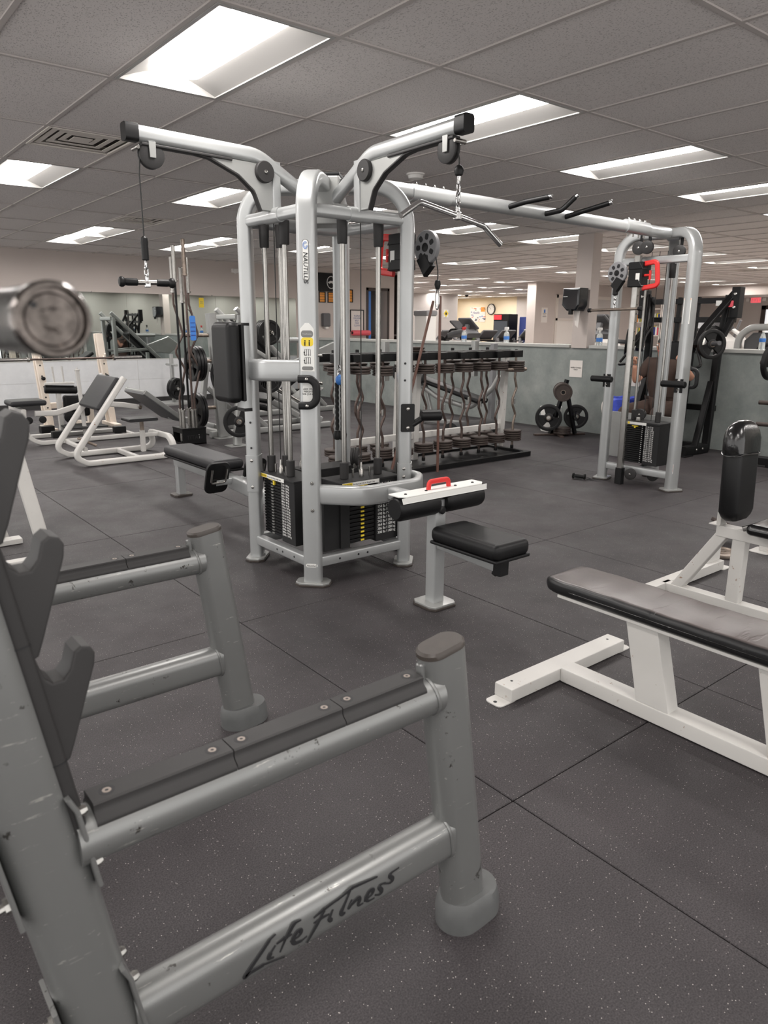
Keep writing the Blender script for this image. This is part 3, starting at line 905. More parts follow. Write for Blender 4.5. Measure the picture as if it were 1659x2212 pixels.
# bolted sleeves where the uprights are joined
for k in ('L', 'R'):
    x, y = corners[k]; d = (GC-V((x, y, 0))).normalized()
    z0, z1 = (.46, .69) if k == 'L' else (.55, .66)
    s = MB().sweep([V((x, y, z0)), V((x, y, z1))], rrect(.12, .088, .022, 3), d).build('post_sleeve', 'silver', posts[k])
    m = MB()
    side = V((0, 0, 1)).cross(d)
    if side.dot(V((1, 1, 0))) > 0: side = -side
    for z in (z0+.03, z1-.03): bolt(m, V((x, y, z))+side*.06, side, .01, .006)
    m.build('bolt', 'steel', s)
    h = MB()
    for z in ((.74, .90, 1.05) if k == 'L' else (1.27, 1.17)): h.lathe(V((x, y, z))+side*.0555, side, [(.007, 0), (.007, .001)], 10)
    h.build('hole', 'ink', posts[k])
def grip_roller(px_, py_, z, dr, side, par):
    """black bracket plate on an upright with a stubby roller"""
    dr, side = V(dr), V(side)
    b = MB().prism(rrect(.085, .17, .008), V((px_, py_, z))+side*.058, dr, (0, 0, 1), side*.008, .001).build('roller_bracket', 'black_metal', par)
    m = MB()
    for dz in (.055, -.06): bolt(m, V((px_, py_, z+dz))+side*.066, side, .011, .008)
    m.build('bolt', 'steel', b)
    MB().tube(fillet([V((px_, py_, z-.045))+dr*.03+side*.05, V((px_, py_, z+.005))+dr*.11+side*.05, V((px_, py_, z+.012))+dr*.14+side*.05], .02), .019, 12).build('roller_arm', 'black_metal', b)
    p = V((px_, py_, z+.012))+dr*.085+side*.05
    MB().cyl(p, p+dr*.13, .034, 18, .005).build('roller', 'vinyl', b)
grip_roller(2.91, 3.41, .945, (.9, -.44, 0), (-.44, -.9, 0), gym)

# low row station on the far side
lr = MB().bar((2.565, 6.15, .31), (2.565, 5.18, .31), .06, .085, r=.008).build('row_beam', 'silver', gym)
MB().bar((2.565, 5.2, .31), (2.565, 4.12, .25), .075, .10, r=.01).build('row_foot_beam', 'silver', lr)
MB().bar((2.57, 6.10, .015), (2.57, 6.10, .29), .07, .07, (0, 1, 0), .008).build('row_leg', 'silver', lr)
MB().prism([(a*.95, b*.8) for a, b in poly], (2.57, 6.10, 0), (1, 0, 0), (0, 1, 0), (0, 0, .02), .002).build('foot_plate', 'dark_cap', lr)
MB().box((2.565, 5.62, .425), (.27, 1.0, .085), b=.036, seg=4).build('row_seat_pad', 'vinyl_grey', gym)
MB().box((2.565, 5.62, .378), (.26, .98, .02), b=.006).build('row_seat_board', 'black_plastic', gym)
for sx in (-.16, .16):
    c = V((2.565+sx, 5.02, .36))
    rt = Matrix.Rotation(.35, 3, 'X')
    fpd = MB().prism(rrect(.19, .26, .05, 5), c-rt @ V((0, .012, 0)), rt @ V((1, 0, 0)), rt @ V((0, 0, 1)), rt @ V((0, .024, 0)), .005, 2).build('foot_rest', 'black_plastic', gym)
    MB().sweep(fillet([c+rt @ V((-.06, -.03, .09)), c+rt @ V((-.06, -.03, -.03)), c+rt @ V((.06, -.03, -.03)), c+rt @ V((.06, -.03, .09))], .02), circ(.008, 8)).build('foot_rest_frame', 'steel', fpd)
MB().bar((2.40, 5.04, .32), (2.73, 5.04, .32), .05, .05, r=.006).build('foot_rest_bar', 'silver', gym)

# crossover beam with chinning grips
bm_ = MB().sweep([(2.75, 3.78, 2.315), (3.4, 3.79, 2.318), (6.32, 3.80, 2.305)], obround(.075, .095), (0, 0, 1)).build('crossover_beam', 'silver', gym)
for x in (3.42, 5.80):
    s = MB().sweep([(x-.17, 3.79, 2.314), (x+.17, 3.795, 2.312)], obround(.088, .108), (0, 0, 1)).build('beam_coupling', 'silver', bm_)
    m = MB()
    for k in range(4):
        bolt(m, (x-.12+.08*k, 3.79, 2.366), (0, 0, 1), .011, .014); m.cyl((x-.12+.08*k, 3.79, 2.262), (x-.12+.08*k, 3.79, 2.235), .008, 8)
    m.build('bolt', 'steel', s)
def chin(pts):
    p = [V(q) for q in pts]
    g = MB().tube(fillet(p, .05, 5), .019, 12).build('chin_grip', 'black_plastic', bm_)
    d = (p[-1]-p[-2]).normalized()
    MB().cyl(p[-1], p[-1]+d*.025, .017, 14, .003).build('grip_cap', 'chrome', g)
    d0 = (p[1]-p[0]).normalized()
    MB().cyl(p[0]+d0*.03, p[0]+d0*.042, .018, 14).build('grip_ring', 'red', g)
chin([(4.16, 3.76, 2.315), (4.16, 3.62, 2.33), (4.2, 3.44, 2.345)])
chin([(4.56, 3.76, 2.305), (4.57, 3.62, 2.315), (4.62, 3.545, 2.40)])
chin([(4.80, 3.76, 2.305), (4.80, 3.62, 2.325), (4.86, 3.42, 2.37)])
chin([(5.02, 3.84, 2.31), (5.10, 4.0, 2.33), (4.98, 4.14, 2.40)])

# ---- adjustable pulley column (used on both towers)
def column(x, y, s, ztop, zc, par, q=1):
    """s = +1 faces +x, -1 faces -x"""
    c = MB().bar((x, y, .03), (x, y, ztop), .045, .055, (0, 1, 0), .004).build('slide_column', 'steel', par)
    h = MB()
    for k in range(22): h.lathe((x, y-.0278, .25+k*.08), (0, -1, 0), [(.006, 0), (.006, .0008)], 8)
    h.build('hole', 'ink', c)
    MB().bar((x, y, .0), (x, y, .16), .06, .07, (0, 1, 0), .006).build('column_boot', 'black_plastic', c)
    k = MB().pbox((x-.05, y-q*.085, zc-.11), (x+.05, y+q*.06, zc+.11), .008).build('carriage', 'black_plastic', par)
    for dz in (.075, -.075):
        MB().prism([(-.09, -.03), (.06, -.03), (.06, .03), (-.05, .03)], (x-.055, y, zc+dz), (0, q, 0), (0, 0, 1), (.11, 0, 0), .003).build('carriage_arm', 'black_plastic', k)
    # reel pulley swivelling on the +y side
    pc = V((x+s*.05, y+q*.17, zc+.02))
    d = MB().lathe(pc+V((s*.018, 0, 0)), (-s, 0, 0), [(.03, 0), (.095, 0), (.1, .006), (.1, .03), (.095, .036), (.03, .036)], 32).build('reel', 'grey_mid', k)
    w = MB()
    for a in range(7):
        t = 2*PI*a/7
        for sd in (-1, 1): w.prism(rrect(.03, .036, .01, 2), pc+V((sd*s*.0182, .062*math.cos(t), .062*math.sin(t))), V((0, -math.sin(t), math.cos(t))), V((0, math.cos(t), math.sin(t))), V((sd*s*.0006, 0, 0)))
    w.build('reel_window', 'ink', d)
    MB().lathe(pc+V((s*.021, 0, 0)), (-s, 0, 0), [(.012, -.004), (.026, 0), (.026, .042), (.012, .046)], 16).build('reel_hub', 'black_plastic', d)
    MB().prism([(-.08, -.02), (0, .02), (.06, -.06), (-.01, -.12)], pc+V((-.022, 0, -.05)), (0, q, 0), (0, 0, 1), (.044, 0, 0), .006).build('reel_guard', 'black_plastic', k)
    hd = MB().sweep(fillet([(x-.01, y-q*.075, zc+.09), (x-.01, y-q*.2, zc+.105), (x-.01, y-q*.225, zc-.10), (x-.01, y-q*.075, zc-.12)], .035, 6), obround(.045, .026), (1, 0, 0)).build('carriage_handle', 'red', k)
    t = MB().tube([(x-.01, y-q*.085, zc-.01), (x-.01, y-q*.14, zc-.01)], .011, 10); t.tube([(x-.01, y-q*.14, zc+.03), (x-.01, y-q*.14, zc-.05)], .011, 10)
    t.build('pull_pin', 'red', k)
    MB().pbox((x-.052, y-q*.06, zc-.07), (x-.05, y-q*.02, zc+.01)).build('carriage_label', 'label_white', k)
    return pc
pc1 = column(3.07, 3.64, 1, 2.25, 1.93, gym, -1)
MB().tube([pc1+V((.0, -.08, -.06)), pc1+V((0, -.10, -.14)), pc1+V((0, -.10, -.19))], .0035, 8).build('cable', 'cable', gym)
MB().lathe(pc1+V((0, -.10, -.19)), (0, 0, -1), [(.004, 0), (.016, .006), (.02, .03), (.012, .055)], 14).build('cable_stop', 'black_plastic', gym)
cl = pc1+V((0, -.10, -.25))
MB().tube([cl+V((0, .016*math.sin(a)*(1 if a < PI else 1), -.055+.06*math.cos(a))) for a in [2*PI*k/20 for k in range(20)]], .0042, 8, (1, 0, 0), closed=True).build('snap_hook', 'chrome', gym)

# ---- second tower
tw = gym
for k, (x, y, ex, ey) in {'l': (6.27, 4.25, 6.40, 3.86), 'r': (6.28, 3.50, 6.40, 3.76), 'b': (6.76, 3.98, 6.45, 3.83)}.items():
    b0 = V((x, y, 0)); e = V((ex, ey, 0)); d = (e-b0).normalized()
    p = MB().sweep(fillet([b0+V((0, 0, .02)), b0+V((0, 0, 2.31)), e+V((0, 0, 2.31))], .19, 10), rrect(.105, .085, .022, 3), d).build('tower_post', 'silver', gym)
    fx = local((x, y, 0), math.atan2(d.x, -d.y) if k != 'b' else PI/2)
    MB(fx).prism([(a*1.0, b*.8) for a, b in poly], (0, 0, .01), (1, 0, 0), (0, 1, 0), (0, 0, .012), .002).build('foot_plate', 'silver2', p)
    MB(fx).prism([(a*1.06, b*.86) for a, b in poly], (0, 0, 0), (1, 0, 0), (0, 1, 0), (0, 0, .011), .002).build('foot_pad', 'dark_cap', p)
    if k == 'r':
        MB().pbox((x-.0445, y-.03, .17), (x-.0435, y+.005, .26)).build('warning_sticker', 'label_white', p)
        for z in (.23, .19): MB().pbox((x-.0452, y-.027, z), (x-.0443, y+.002, z+.022)).build('sticker_patch', 'red', p)
        MB().pbox((x-.0445, y-.035, 1.52), (x-.0435, y+.035, 1.74)).build('instruction_sticker', 'label_white', p)
        MB().pbox((x-.045, y-.03, 1.725), (x-.0442, y+.03, 1.737)).build('sticker_band', 'orange', p)
        MB().pbox((x-.045, y-.025, 1.57), (x-.0442, y+.025, 1.65)).build('sticker_picture', 'label_grey', p)
MB().sweep([(6.40, 3.84, 2.305), (6.40, 3.72, 2.305)], obround(.095, .11), (0, 0, 1)).build('beam_end', 'silver', gym)
cr = MB().bar((6.28, 4.25, 2.08), (6.28, 3.50, 2.08), .06, .065, r=.01).build('tower_rail', 'silver', gym)
MB().bar((6.28, 4.25, .14), (6.28, 3.50, .14), .06, .065, r=.008).build('tower_base_rail', 'silver', gym)
MB().bar((6.28, 3.86, .14), (6.76, 3.96, .14), .055, .06, r=.008).build('tower_base_rail', 'silver', gym)
MB().pbox((6.58, 3.68, .18), (6.60, 4.42, .645), .004).build('tower_back_panel', 'silver2', gym)
# its weight stack
ts = MB(); ts.pbox((6.33, 3.70, .19), (6.55, 3.86, .585), .006); ts.pbox((6.50, 3.70, .19), (6.56, 4.10, .585), .004); ts.pbox((6.33, 4.08, .19), (6.55, 4.12, .585), .004); ts.pbox((6.325, 3.70, .58), (6.56, 4.12, .60), .004)
ts = ts.build('tower_stack_shroud', 'black_matte', gym)
first = None
for i in range(19):
    if first is None: first = MB().pbox((6.335, 3.87, .20), (6.49, 4.07, .2165), .003).build('stack_plate', 'black_metal', ts)
    else:
        o = bpy.data.objects.new('stack_plate', first.data); col.objects.link(o); o.parent = ts; o.location = (0, 0, .0197*i)
text('\n'.join('%d lb / %d kg' % (11+5.5*i, 5+2.5*i) for i in range(19)), .0182, (6.3285, 3.85, .555), (0, -1, 0), (0, 0, 1), 'ink_white', ts)
m = MB()
for i in range(19): m.lathe((6.333, 3.885, .209+.0197*i), (-1, 0, 0), [(.004, 0), (.004, .0015)], 8)
m.build('number_tags', 'ink_white', ts)
MB().pbox((6.3235, 3.84, .572), (6.3225, 4.12, .597)).build('warning_strip', 'label_white', ts)
MB().pbox((6.3228, 4.02, .574), (6.3218, 4.118, .595)).build('warning_patch', 'yellow', ts)
m = MB(); m.pbox((6.318, 3.93, .555), (6.335, 3.99, .562)); m.pbox((6.318, 3.955, .54), (6.335, 3.967, .558)); m.build('selector_pin', 'yellow', ts)
for y in (3.80, 4.06):
    g = MB().cyl((6.45, y, .6), (6.45, y, 2.06), .0125, 12).build('guide_rod', 'steel', gym)
    MB().cyl((6.45, y, .6), (6.45, y, .70), .027, 16, .004).build('rod_bumper', 'grey_plastic', g)
    MB().cyl((6.45, y, 1.93), (6.45, y, 2.06), .03, 16, .004).build('rod_collar', 'grey_plastic', g)
pulley((6.40, 3.965, .665), (1, .25, 0), .055, .05, gym)
MB().pbox((6.37, 3.94, .60), (6.43, 3.99, .64), .004).build('pulley_yoke', 'steel', gym)
for y in (4.01, 3.925): pulley((6.20, y, 2.19), (1, .2, 0), .058, .03, gym)
pulley((6.36, 3.70, 2.15), (1, .2, 0), .055, .03, gym)
for y in (4.01, 3.925, 3.70): MB().bar((6.235 if y > 3.8 else 6.39, y, 2.15), (6.235 if y > 3.8 else 6.39, y, 2.31), .03, .012, (1, 0, 0)).build('pulley_hanger', 'black_metal', gym)
pulley((6.19, 3.88, .11), (1, .2, 0), .055, .03, gym)
pulley((6.32, 3.72, .10), (1, .2, 0), .05, .03, gym)
for y in (3.96, 3.88, 3.80): MB().tube([(6.33, y, .62), (6.33, y-.01, 2.16)], .003, 6).build('cable', 'cable', gym)
pc2 = column(6.17, 3.985, -1, 2.12, 1.955, gym)
ck = pc2+V((0, .05, -.06))
MB().tube([ck, ck+V((0, .01, -.04))], .0035, 8).build('cable', 'cable', gym)
def tower_roller(x, y, z):
    b = MB().pbox((x-.056, y-.04, z-.08), (x-.045, y+.04, z+.045), .003).build('roller_bracket', 'black_metal', gym)
    m = MB(); bolt(m, (x-.056, y, z-.055), (-1, 0, 0), .011, .008); bolt(m, (x-.056, y, z+.03), (-1, 0, 0), .011, .008); m.build('bolt', 'steel', b)
    MB().bar((x-.05, y, z), (x-.11, y, z), .03, .05).build('roller_arm', 'black_metal', b)
    MB().cyl((x-.115, y-.10, z), (x-.115, y+.13, z), .03, 18, .005).build('roller', 'vinyl', b)
tower_roller(6.27, 4.25, 1.0); tower_roller(6.28, 3.50, .995)
hk2 = MB().sweep(fillet([(6.24, 3.40, 1.13), (6.24, 3.34, 1.13), (6.24, 3.34, .97), (6.24, 3.40, .97)], .04, 6), rrect(.03, .03, .008), (1, 0, 0)).build('add_on_weight', 'black_plastic', gym)

# ---- attachments hanging from the cables (things of their own)
def chain(mb, p, n, L=.03, r=.0035, w=.008):
    p = V(p)
    for k in range(n):
        u = V((1, 0, 0)) if k % 2 else V((0, 1, 0))
        c = p-V((0, 0, L*.8*(k+.5)))
        mb.tube([c+u*(w*math.cos(a))+V((0, 0, L*.55*math.sin(a))) for a in [2*PI*q/14 for q in range(14)]], r, 6, (.7, .7, .1), closed=True)
    return p-V((0, 0, L*.8*n))
lb = thing('lat_bar', 'wide chrome lat pulldown bar with bent ends hanging from the cable', 'pulldown bar', (latx, laty, 1.98))
MB().lathe((latx, laty, 2.215), (0, 0, -1), [(.006, 0), (.018, .008), (.024, .026), (.018, .044), (.008, .05)], 18).build('cable_ball', 'black_plastic', lb)
m = MB(); m.cyl((latx, laty, 2.17), (latx, laty, 2.13), .009, 12, .002)
e = chain(m, (latx, laty, 2.14), 3, .06, .0042, .011); m.cyl((latx, laty, 2.03), (latx, laty, 1.985), .01, 12, .002)
m.build('carabiner', 'chrome', lb)
br = fillet([(2.215, laty, 1.962), (2.325, laty, 2.03), (latx, laty, 1.992), (2.745, laty, 1.962), (2.868, laty, 1.885)], [0, .05, 1.5, .05, 0], 6)
MB().tube(br, .0135, 14).build('bar', 'chrome', lb)
MB().lathe((latx, laty, 1.972), (0, 0, 1), [(.012, 0), (.021, .006), (.021, .034), (.012, .04)], 16).build('swivel', 'chrome', lb)
tb = thing('pushdown_bar', 'short straight pushdown bar with black rubber grips hanging from the arm', 'cable handle', (trx, 3.745, 1.69))
MB().lathe((trx, 3.745, 1.915), (0, 0, -1), [(.006, 0), (.017, .01), (.019, .03), (.017, .05)], 18).build('cable_ball', 'black_plastic', tb)
MB().cyl((trx, 3.745, 1.868), (trx, 3.745, 1.80), .0175, 16, .003).build('stop_sleeve', 'black_plastic', tb)
m = MB(); e = chain(m, (trx, 3.745, 1.80), 3, .045, .0038, .009); m.build('carabiner', 'chrome', tb)
MB().cyl((trx-.115, 3.765, 1.692), (trx+.115, 3.725, 1.696), .0125, 14).build('bar', 'steel', tb)
for s in (-1, 1):
    p0 = V((trx+s*.045, 3.745-s*.008, 1.694)); p1 = V((trx+s*.128, 3.745-s*.022, 1.694))
    MB().lathe(p0, p1-p0, [(.014, 0), (.018, .004), (.019, .05), (.017, .062), (.024, .07), (.026, .08), (.022, .09), (.01, .094)], 18).build('grip', 'black_plastic', tb)
m = MB(); m.box((trx, 3.745, 1.682), (.03, .03, .026), b=.006); m.box((trx, 3.745, 1.71), (.018, .02, .03), b=.005); m.build('swivel', 'chrome', tb)
sb = thing('straight_bar', 'short chrome straight bar hanging from the far tower pulley', 'cable handle', (6.11, 4.17, 1.64))
hx, hy = 6.12, 4.165
MB().lathe((hx, hy, 1.875), (0, 0, -1), [(.008, 0), (.022, .008), (.026, .05), (.026, .09), (.012, .1)], 14).build('cable_ball', 'black_plastic', sb)
m = MB(); chain(m, (hx, hy, 1.78), 3, .05, .0045, .011); m.build('carabiner', 'chrome', sb)
MB().cyl((hx-.02, hy+.265, 1.645), (hx+.02, hy-.265, 1.655), .013, 12).build('bar', 'old_steel', sb)
for s in (-1, 1): MB().cyl((hx-s*.02, hy+s*.24, 1.65-s*.005), (hx-s*.022, hy+s*.275, 1.65-s*.005), .02, 12, .004).build('end_cap', 'black_plastic', sb)
sh = thing('stirrup_handle', 'black single grip handle with strap lying on the floor by the tower foot', 'cable handle', (6.08, 4.33, 0))
a, b = V((6.02, 4.425, .03)), V((6.06, 4.295, .03))
MB().lathe(a, b-a, [(.012, 0), (.028, .002), (.028, .014), (.017, .02), (.019, .06), (.017, .11), (.028, .118), (.028, .13), (.012, .134)], 16).build('grip', 'black_plastic', sh)
MB().sweep(fillet([a, (6.0, 4.36, .012), (6.1, 4.22, .012), (6.14, 4.16, .02), (6.1, 4.24, .01), b], .02, 3), rrect(.02, .004, .001, 1), (0, 0, 1)).build('strap', 'black_matte', sh)
rp = thing('tricep_rope', 'black braided tricep rope hanging inside the frame of the cable gym', 'cable rope', (2.82, 3.98, .74))
for s in (-1, 1):
    x, y = 2.82+s*.012, 3.98-s*.014
    q = MB(); pts = []
    for off in (0, PI*2/3, PI*4/3):
        q.tube([(x+.007*math.cos(off+k*.7), y+.007*math.sin(off+k*.7), 1.12-.0125*k) for k in range(26)], .0075, 6)
    q.build('rope', 'black_matte', rp)
    MB().lathe((x, y, .74), (0, 0, 1), [(.012, 0), (.026, .01), (.03, .04), (.02, .062)], 16).build('rope_end', 'black_plastic', rp)
m = MB(); m.ball((2.82, 3.98, 1.14), .028, 12, (1, 1, 1.3)); m.build('knot', 'blue', rp)
m = MB(); chain(m, (2.82, 3.98, 1.23), 2, .05, .005, .014); m.build('carabiner', 'chrome', rp)
MB().tube([(2.82, 3.98, 1.22), (2.80, 3.90, 2.06)], .0032, 6).build('cable', 'cable', rp)

# ================================================================== FOREGROUND SQUAT RACK
LOGO = [[(0.578, 0.319), (0.564, 0.314), (0.545, 0.297), (0.522, 0.277), (0.501, 0.258), (0.517, 0.265), (0.549, 0.264), (0.596, 0.253)], [(0.576, 0.293), (0.565, 0.282), (0.558, 0.271), (0.572, 0.267)], [(0.637, 0.318), (0.62, 0.32), (0.6, 0.295), (0.586, 0.27)], [(0.579, 0.295), (0.596, 0.298), (0.615, 0.296)], [(0.61, 0.281), (0.631, 0.281), (0.639, 0.291), (0.628, 0.298), (0.616, 0.284), (0.618, 0.27), (0.637, 0.267), (0.65, 0.27)], [(0.694, 0.308), (0.675, 0.285), (0.649, 0.254)], [(0.667, 0.305), (0.692, 0.311), (0.735, 0.317)], [(0.667, 0.292), (0.685, 0.294), (0.705, 0.292)], [(0.715, 0.298), (0.701, 0.273), (0.714, 0.273)], [(0.764, 0.325), (0.744, 0.292), (0.73, 0.269), (0.747, 0.272)], [(0.726, 0.314), (0.766, 0.324), (0.834, 0.315)], [(0.764, 0.295), (0.751, 0.272), (0.763, 0.284), (0.783, 0.291), (0.786, 0.282), (0.778, 0.268), (0.795, 0.268)], [(0.797, 0.271), (0.82, 0.277), (0.824, 0.288), (0.812, 0.292), (0.801, 0.276), (0.807, 0.265), (0.826, 0.264)], [(0.857, 0.287), (0.841, 0.29), (0.839, 0.283), (0.848, 0.272), (0.841, 0.264), (0.827, 0.271)], [(0.896, 0.306), (0.873, 0.304), (0.868, 0.298), (0.88, 0.286), (0.871, 0.278), (0.852, 0.287)]]
rack = thing('squat_rack', 'silver squat rack in the foreground with dark plastic bar hooks and low safety rails', 'squat rack', (.65, 1.7, 0))
UPX = lambda z: .296 - .153*z
ua = V((-.153, 0, 1)).normalized(); un = V((1, 0, .153)).normalized()
liner_prof = [(-.036, -.020), (.036, -.020), (.038, -.015), (.036, -.008), (.027, -.001), (.0245, .005), (.025, .014), (.022, .017), (-.022, .017), (-.025, .014), (-.0245, .005), (-.027, -.001), (-.036, -.008), (-.038, -.015)]
for side, Y in (('near', 1.09), ('far', 2.30)):
    # leaning upright with base shoe
    u = MB().sweep([(UPX(.0), Y, .03), (UPX(1.82), Y, 1.82)], obround(.08, .118, 7), (1, 0, 0)).build('upright', 'rack_silver', rack)
    MB().sweep([(UPX(1.82), Y, 1.82), (UPX(1.84), Y, 1.84)], obround(.082, .12, 7), (1, 0, 0)).build('top_cap', 'dark_cap', u)
    MB().sweep([(UPX(0)-.02, Y, 0), (UPX(0)-.02, Y, .05)], obround(.13, .2, 8), (1, 0, 0)).build('foot_boot', 'boot_rubber', u)
    # hooked insert
    st = MB().sweep([V((UPX(.70), Y, .70))+un*.058, V((UPX(1.80), Y, 1.80))+un*.058], rrect(.062, .024, .008), un).build('hook_strip', 'grey_plastic', u)
    hooks = MB()
    hp = [(0, -.135), (.018, -.13), (.032, -.105), (.055, -.06), (.088, .004), (.093, .022), (.088, .036), (.076, .042), (.064, .036), (.053, .012), (.040, .0), (.026, .002), (.016, .014), (.012, .05), (0, .055)]
    for k in range(5):
        z = .957+.177*k
        o = V((UPX(z), Y, z))+un*.058
        MB().prism(hp, o-V((0, .026, 0)), un, ua, (0, .052, 0), .005, 2).build('bar_hook', 'grey_plastic', u)
    for z in (.83, 1.03, 1.2):
        MB().sweep([V((UPX(z), Y, z))+un*.0582, V((UPX(z+.002), Y, z+.002))+un*.0582], rrect(.0635, .0255, .008), un).build('strip_joint', 'ink', u)
    # front post
    p0, p1 = V((1.15, Y, .03)), V((1.043, Y, .785))
    f = MB().sweep([p0, p1], obround(.072, .122, 8), (1, 0, 0)).build('front_post', 'rack_silver', rack)
    d = (p1-p0).normalized()
    MB().sweep([p1-d*.002, p1+d*.008, p1+d*.014], obround(.074, .124, 8), (1, 0, 0), scale=[1, 1, .9]).build('post_cap', 'dark_cap', f)
    MB().sweep([(1.165, Y, 0), (1.162, Y, .045), (1.160, Y, .075), (1.160, Y, .082)], obround(.118, .185, 10), (1, 0, 0), scale=[1, 1, .93, .84]).build('foot_boot', 'boot_rubber', f)
    # lower tube with welds
    x0 = UPX(.285)+.058
    lt = MB().sweep([(x0-.01, Y, .285), (1.075, Y, .285)], rrect(.075, .115, .036, 6), (0, 0, 1)).build('lower_tube', 'rack_silver', rack)
    w = MB()
    pr = rrect(.075, .115, .036, 6)
    w.tube([(1.062-.15*(b), Y+a, .285+b) for a, b in pr], .0045, 6, (1, 0, 0), closed=True)
    w.build('weld_bead', 'rack_silver', lt)
    # safety rail
    zr = .684
    xr0, xr1 = UPX(zr)+.058, 1.005
    rl = MB().sweep([(xr0-.01, Y, zr), (xr1+.02, Y, zr)], circ(.047, 24), (0, 0, 1)).build('safety_rail', 'rack_silver', rack)
    MB().tube([(1.000-.15*.047*math.sin(t), Y+.047*math.cos(t), zr+.047*math.sin(t)) for t in [2*PI*q/20 for q in range(20)]], .0045, 6, (1, 0, 0), closed=True).build('weld_bead', 'rack_silver', rl)
    bd = [.268, .515, .755, .972]
    for a, b in zip(bd[:-1], bd[1:]):
        ln = MB().sweep([(a+.001, Y, zr+.0465), (b-.001, Y, zr+.0465)], liner_prof, (0, 0, 1)).build('rail_liner', 'grey_plastic', rl)
        for bx in ((a+.03, b-.03) if a < .3 else (a+.028, b-.028)):
            MB().lathe((bx, Y, zr+.0625), (0, 0, 1), [(.0135, 0), (.0135, .0012)], 16).build('recess_shade', 'ink', ln)  # dark disc painted for the shade inside the bolt's recess
            MB().lathe((bx, Y, zr+.0632), (0, 0, 1), [(.0075, 0), (.0075, .0008), (.0035, .001), (.003, .0004)], 12).build('bolt', 'bolt_dull', ln)
    MB().cyl((.985, Y, zr+.02), (.985, Y, zr+.082), .0115, 14, .003).build('stop_peg', 'rack_silver', rl)
    MB().cyl((.985, Y, zr-.02), (.985, Y, zr-.047), .0125, 14, .002).build('stop_peg_end', 'clear_plastic', rl)
    # bolted clamp plates on the upright
    for z0, z1, nm in ((.60, .775, 'rail_bracket'), (.20, .42, 'tube_bracket')):
        zm = (z0+z1)/2
        pts = [V((UPX(z0), Y, z0))+un*.06, V((UPX(z1-.03), Y, z1-.03))+un*.06, V((UPX(z1), Y, z1))+un*.052]
        b = MB().sweep(pts, rrect(.088, .008, .003), un).build(nm, 'rack_silver', u)
        m = MB()
        for zz in (z0+.04, z1-.035):
            for sy in (-.032, .032): m.lathe(V((UPX(zz), Y+sy, zz))+un*.063, un, [(.009, 0), (.009, .006), (.006, .012)], 8)
        m.build('bolt', 'steel', b)
        pts = [V((UPX(z0), Y, z0))-un*.06, V((UPX(z1), Y, z1))-un*.06]
        bb = MB().sweep(pts, rrect(.088, .008, .003), un).build('back_plate', 'rack_silver', u)
        m = MB()
        for zz in (z0+.04, z1-.035): m.lathe(V((UPX(zz), Y-.02, zz))-un*.063, -un, [(.013, 0), (.013, .008), (.007, .008), (.007, .03)], 8)
        m.build('nut', 'steel', bb)
# rear cross tubes
MB().sweep([(UPX(1.7)-.05, 1.09, 1.7), (UPX(1.7)-.05, 2.30, 1.7)], rrect(.07, .05, .02, 4), (0, 0, 1)).build('cross_tube', 'rack_silver', rack)
MB().sweep([(-.25, 1.09, .06), (-.25, 2.30, .06)], rrect(.07, .09, .02, 4), (0, 0, 1)).build('cross_tube', 'rack_silver', rack)
for Y in (1.09, 2.30): MB().sweep([(.27, Y, .06), (-.28, Y, .06)], rrect(.07, .09, .02, 4), (0, 0, 1)).build('base_tube', 'rack_silver', rack)
lg = MB()
for s in LOGO:
    pts = fillet([(x, 1.0515, z) for x, z in s], .012, 4) if len(s) > 2 else [(x, 1.0515, z) for x, z in s]
    n = len(pts)
    sc = [.35+.65*min(1, (k+.3)/(n*.3), (n-1-k+.3)/(n*.3)) for k in range(n)]
    lg.sweep(pts, [(-.0010, -.0042), (.0010, -.0042), (.0010, .0042), (-.0010, .0042)] if False else rrect(.0105, .0024, .0009, 1), (0, -1, 0), scale=sc)
lg.build('script_logo', 'ink', rack)
# barbell resting on the upper hooks (only its sleeve end is in the picture)
bx, bz = .135, 1.488
bb = thing('barbell', 'worn steel barbell sleeve end sticking out beyond the squat rack hooks', 'barbell', (bx, 1.7, bz))
MB().cyl((bx, .93, bz), (bx, 2.46, bz), .014, 18).build('shaft', 'dark_steel', bb)
for s, y in ((-1, .94), (1, 2.45)):
    sl = MB().lathe((bx, y, bz), (0, s, 0), [(.014, -.03), (.036, -.03), (.038, -.026), (.038, -.004), (.036, 0), (.0235, .001), (.0235, .418), (.0245, .425), (.0245, .434), (.0225, .438), (.0205, .438), (.0195, .432), (.004, .431)], 40).build('sleeve', 'dark_steel', bb)
    e = V((bx, y+s*.431, bz))
    MB().lathe(e, (0, s, 0), [(.018, 0), (.016, .002), (.009, .0028), (.006, .0015), (.003, .0015)], 32).build('end_plug', 'dark_steel', sl)
    MB().lathe(e+V((-.0105, 0, .009)), (0, s, 0), [(.0022, .0018), (.0022, .0026)], 12).build('plug_hole', 'ink', sl)

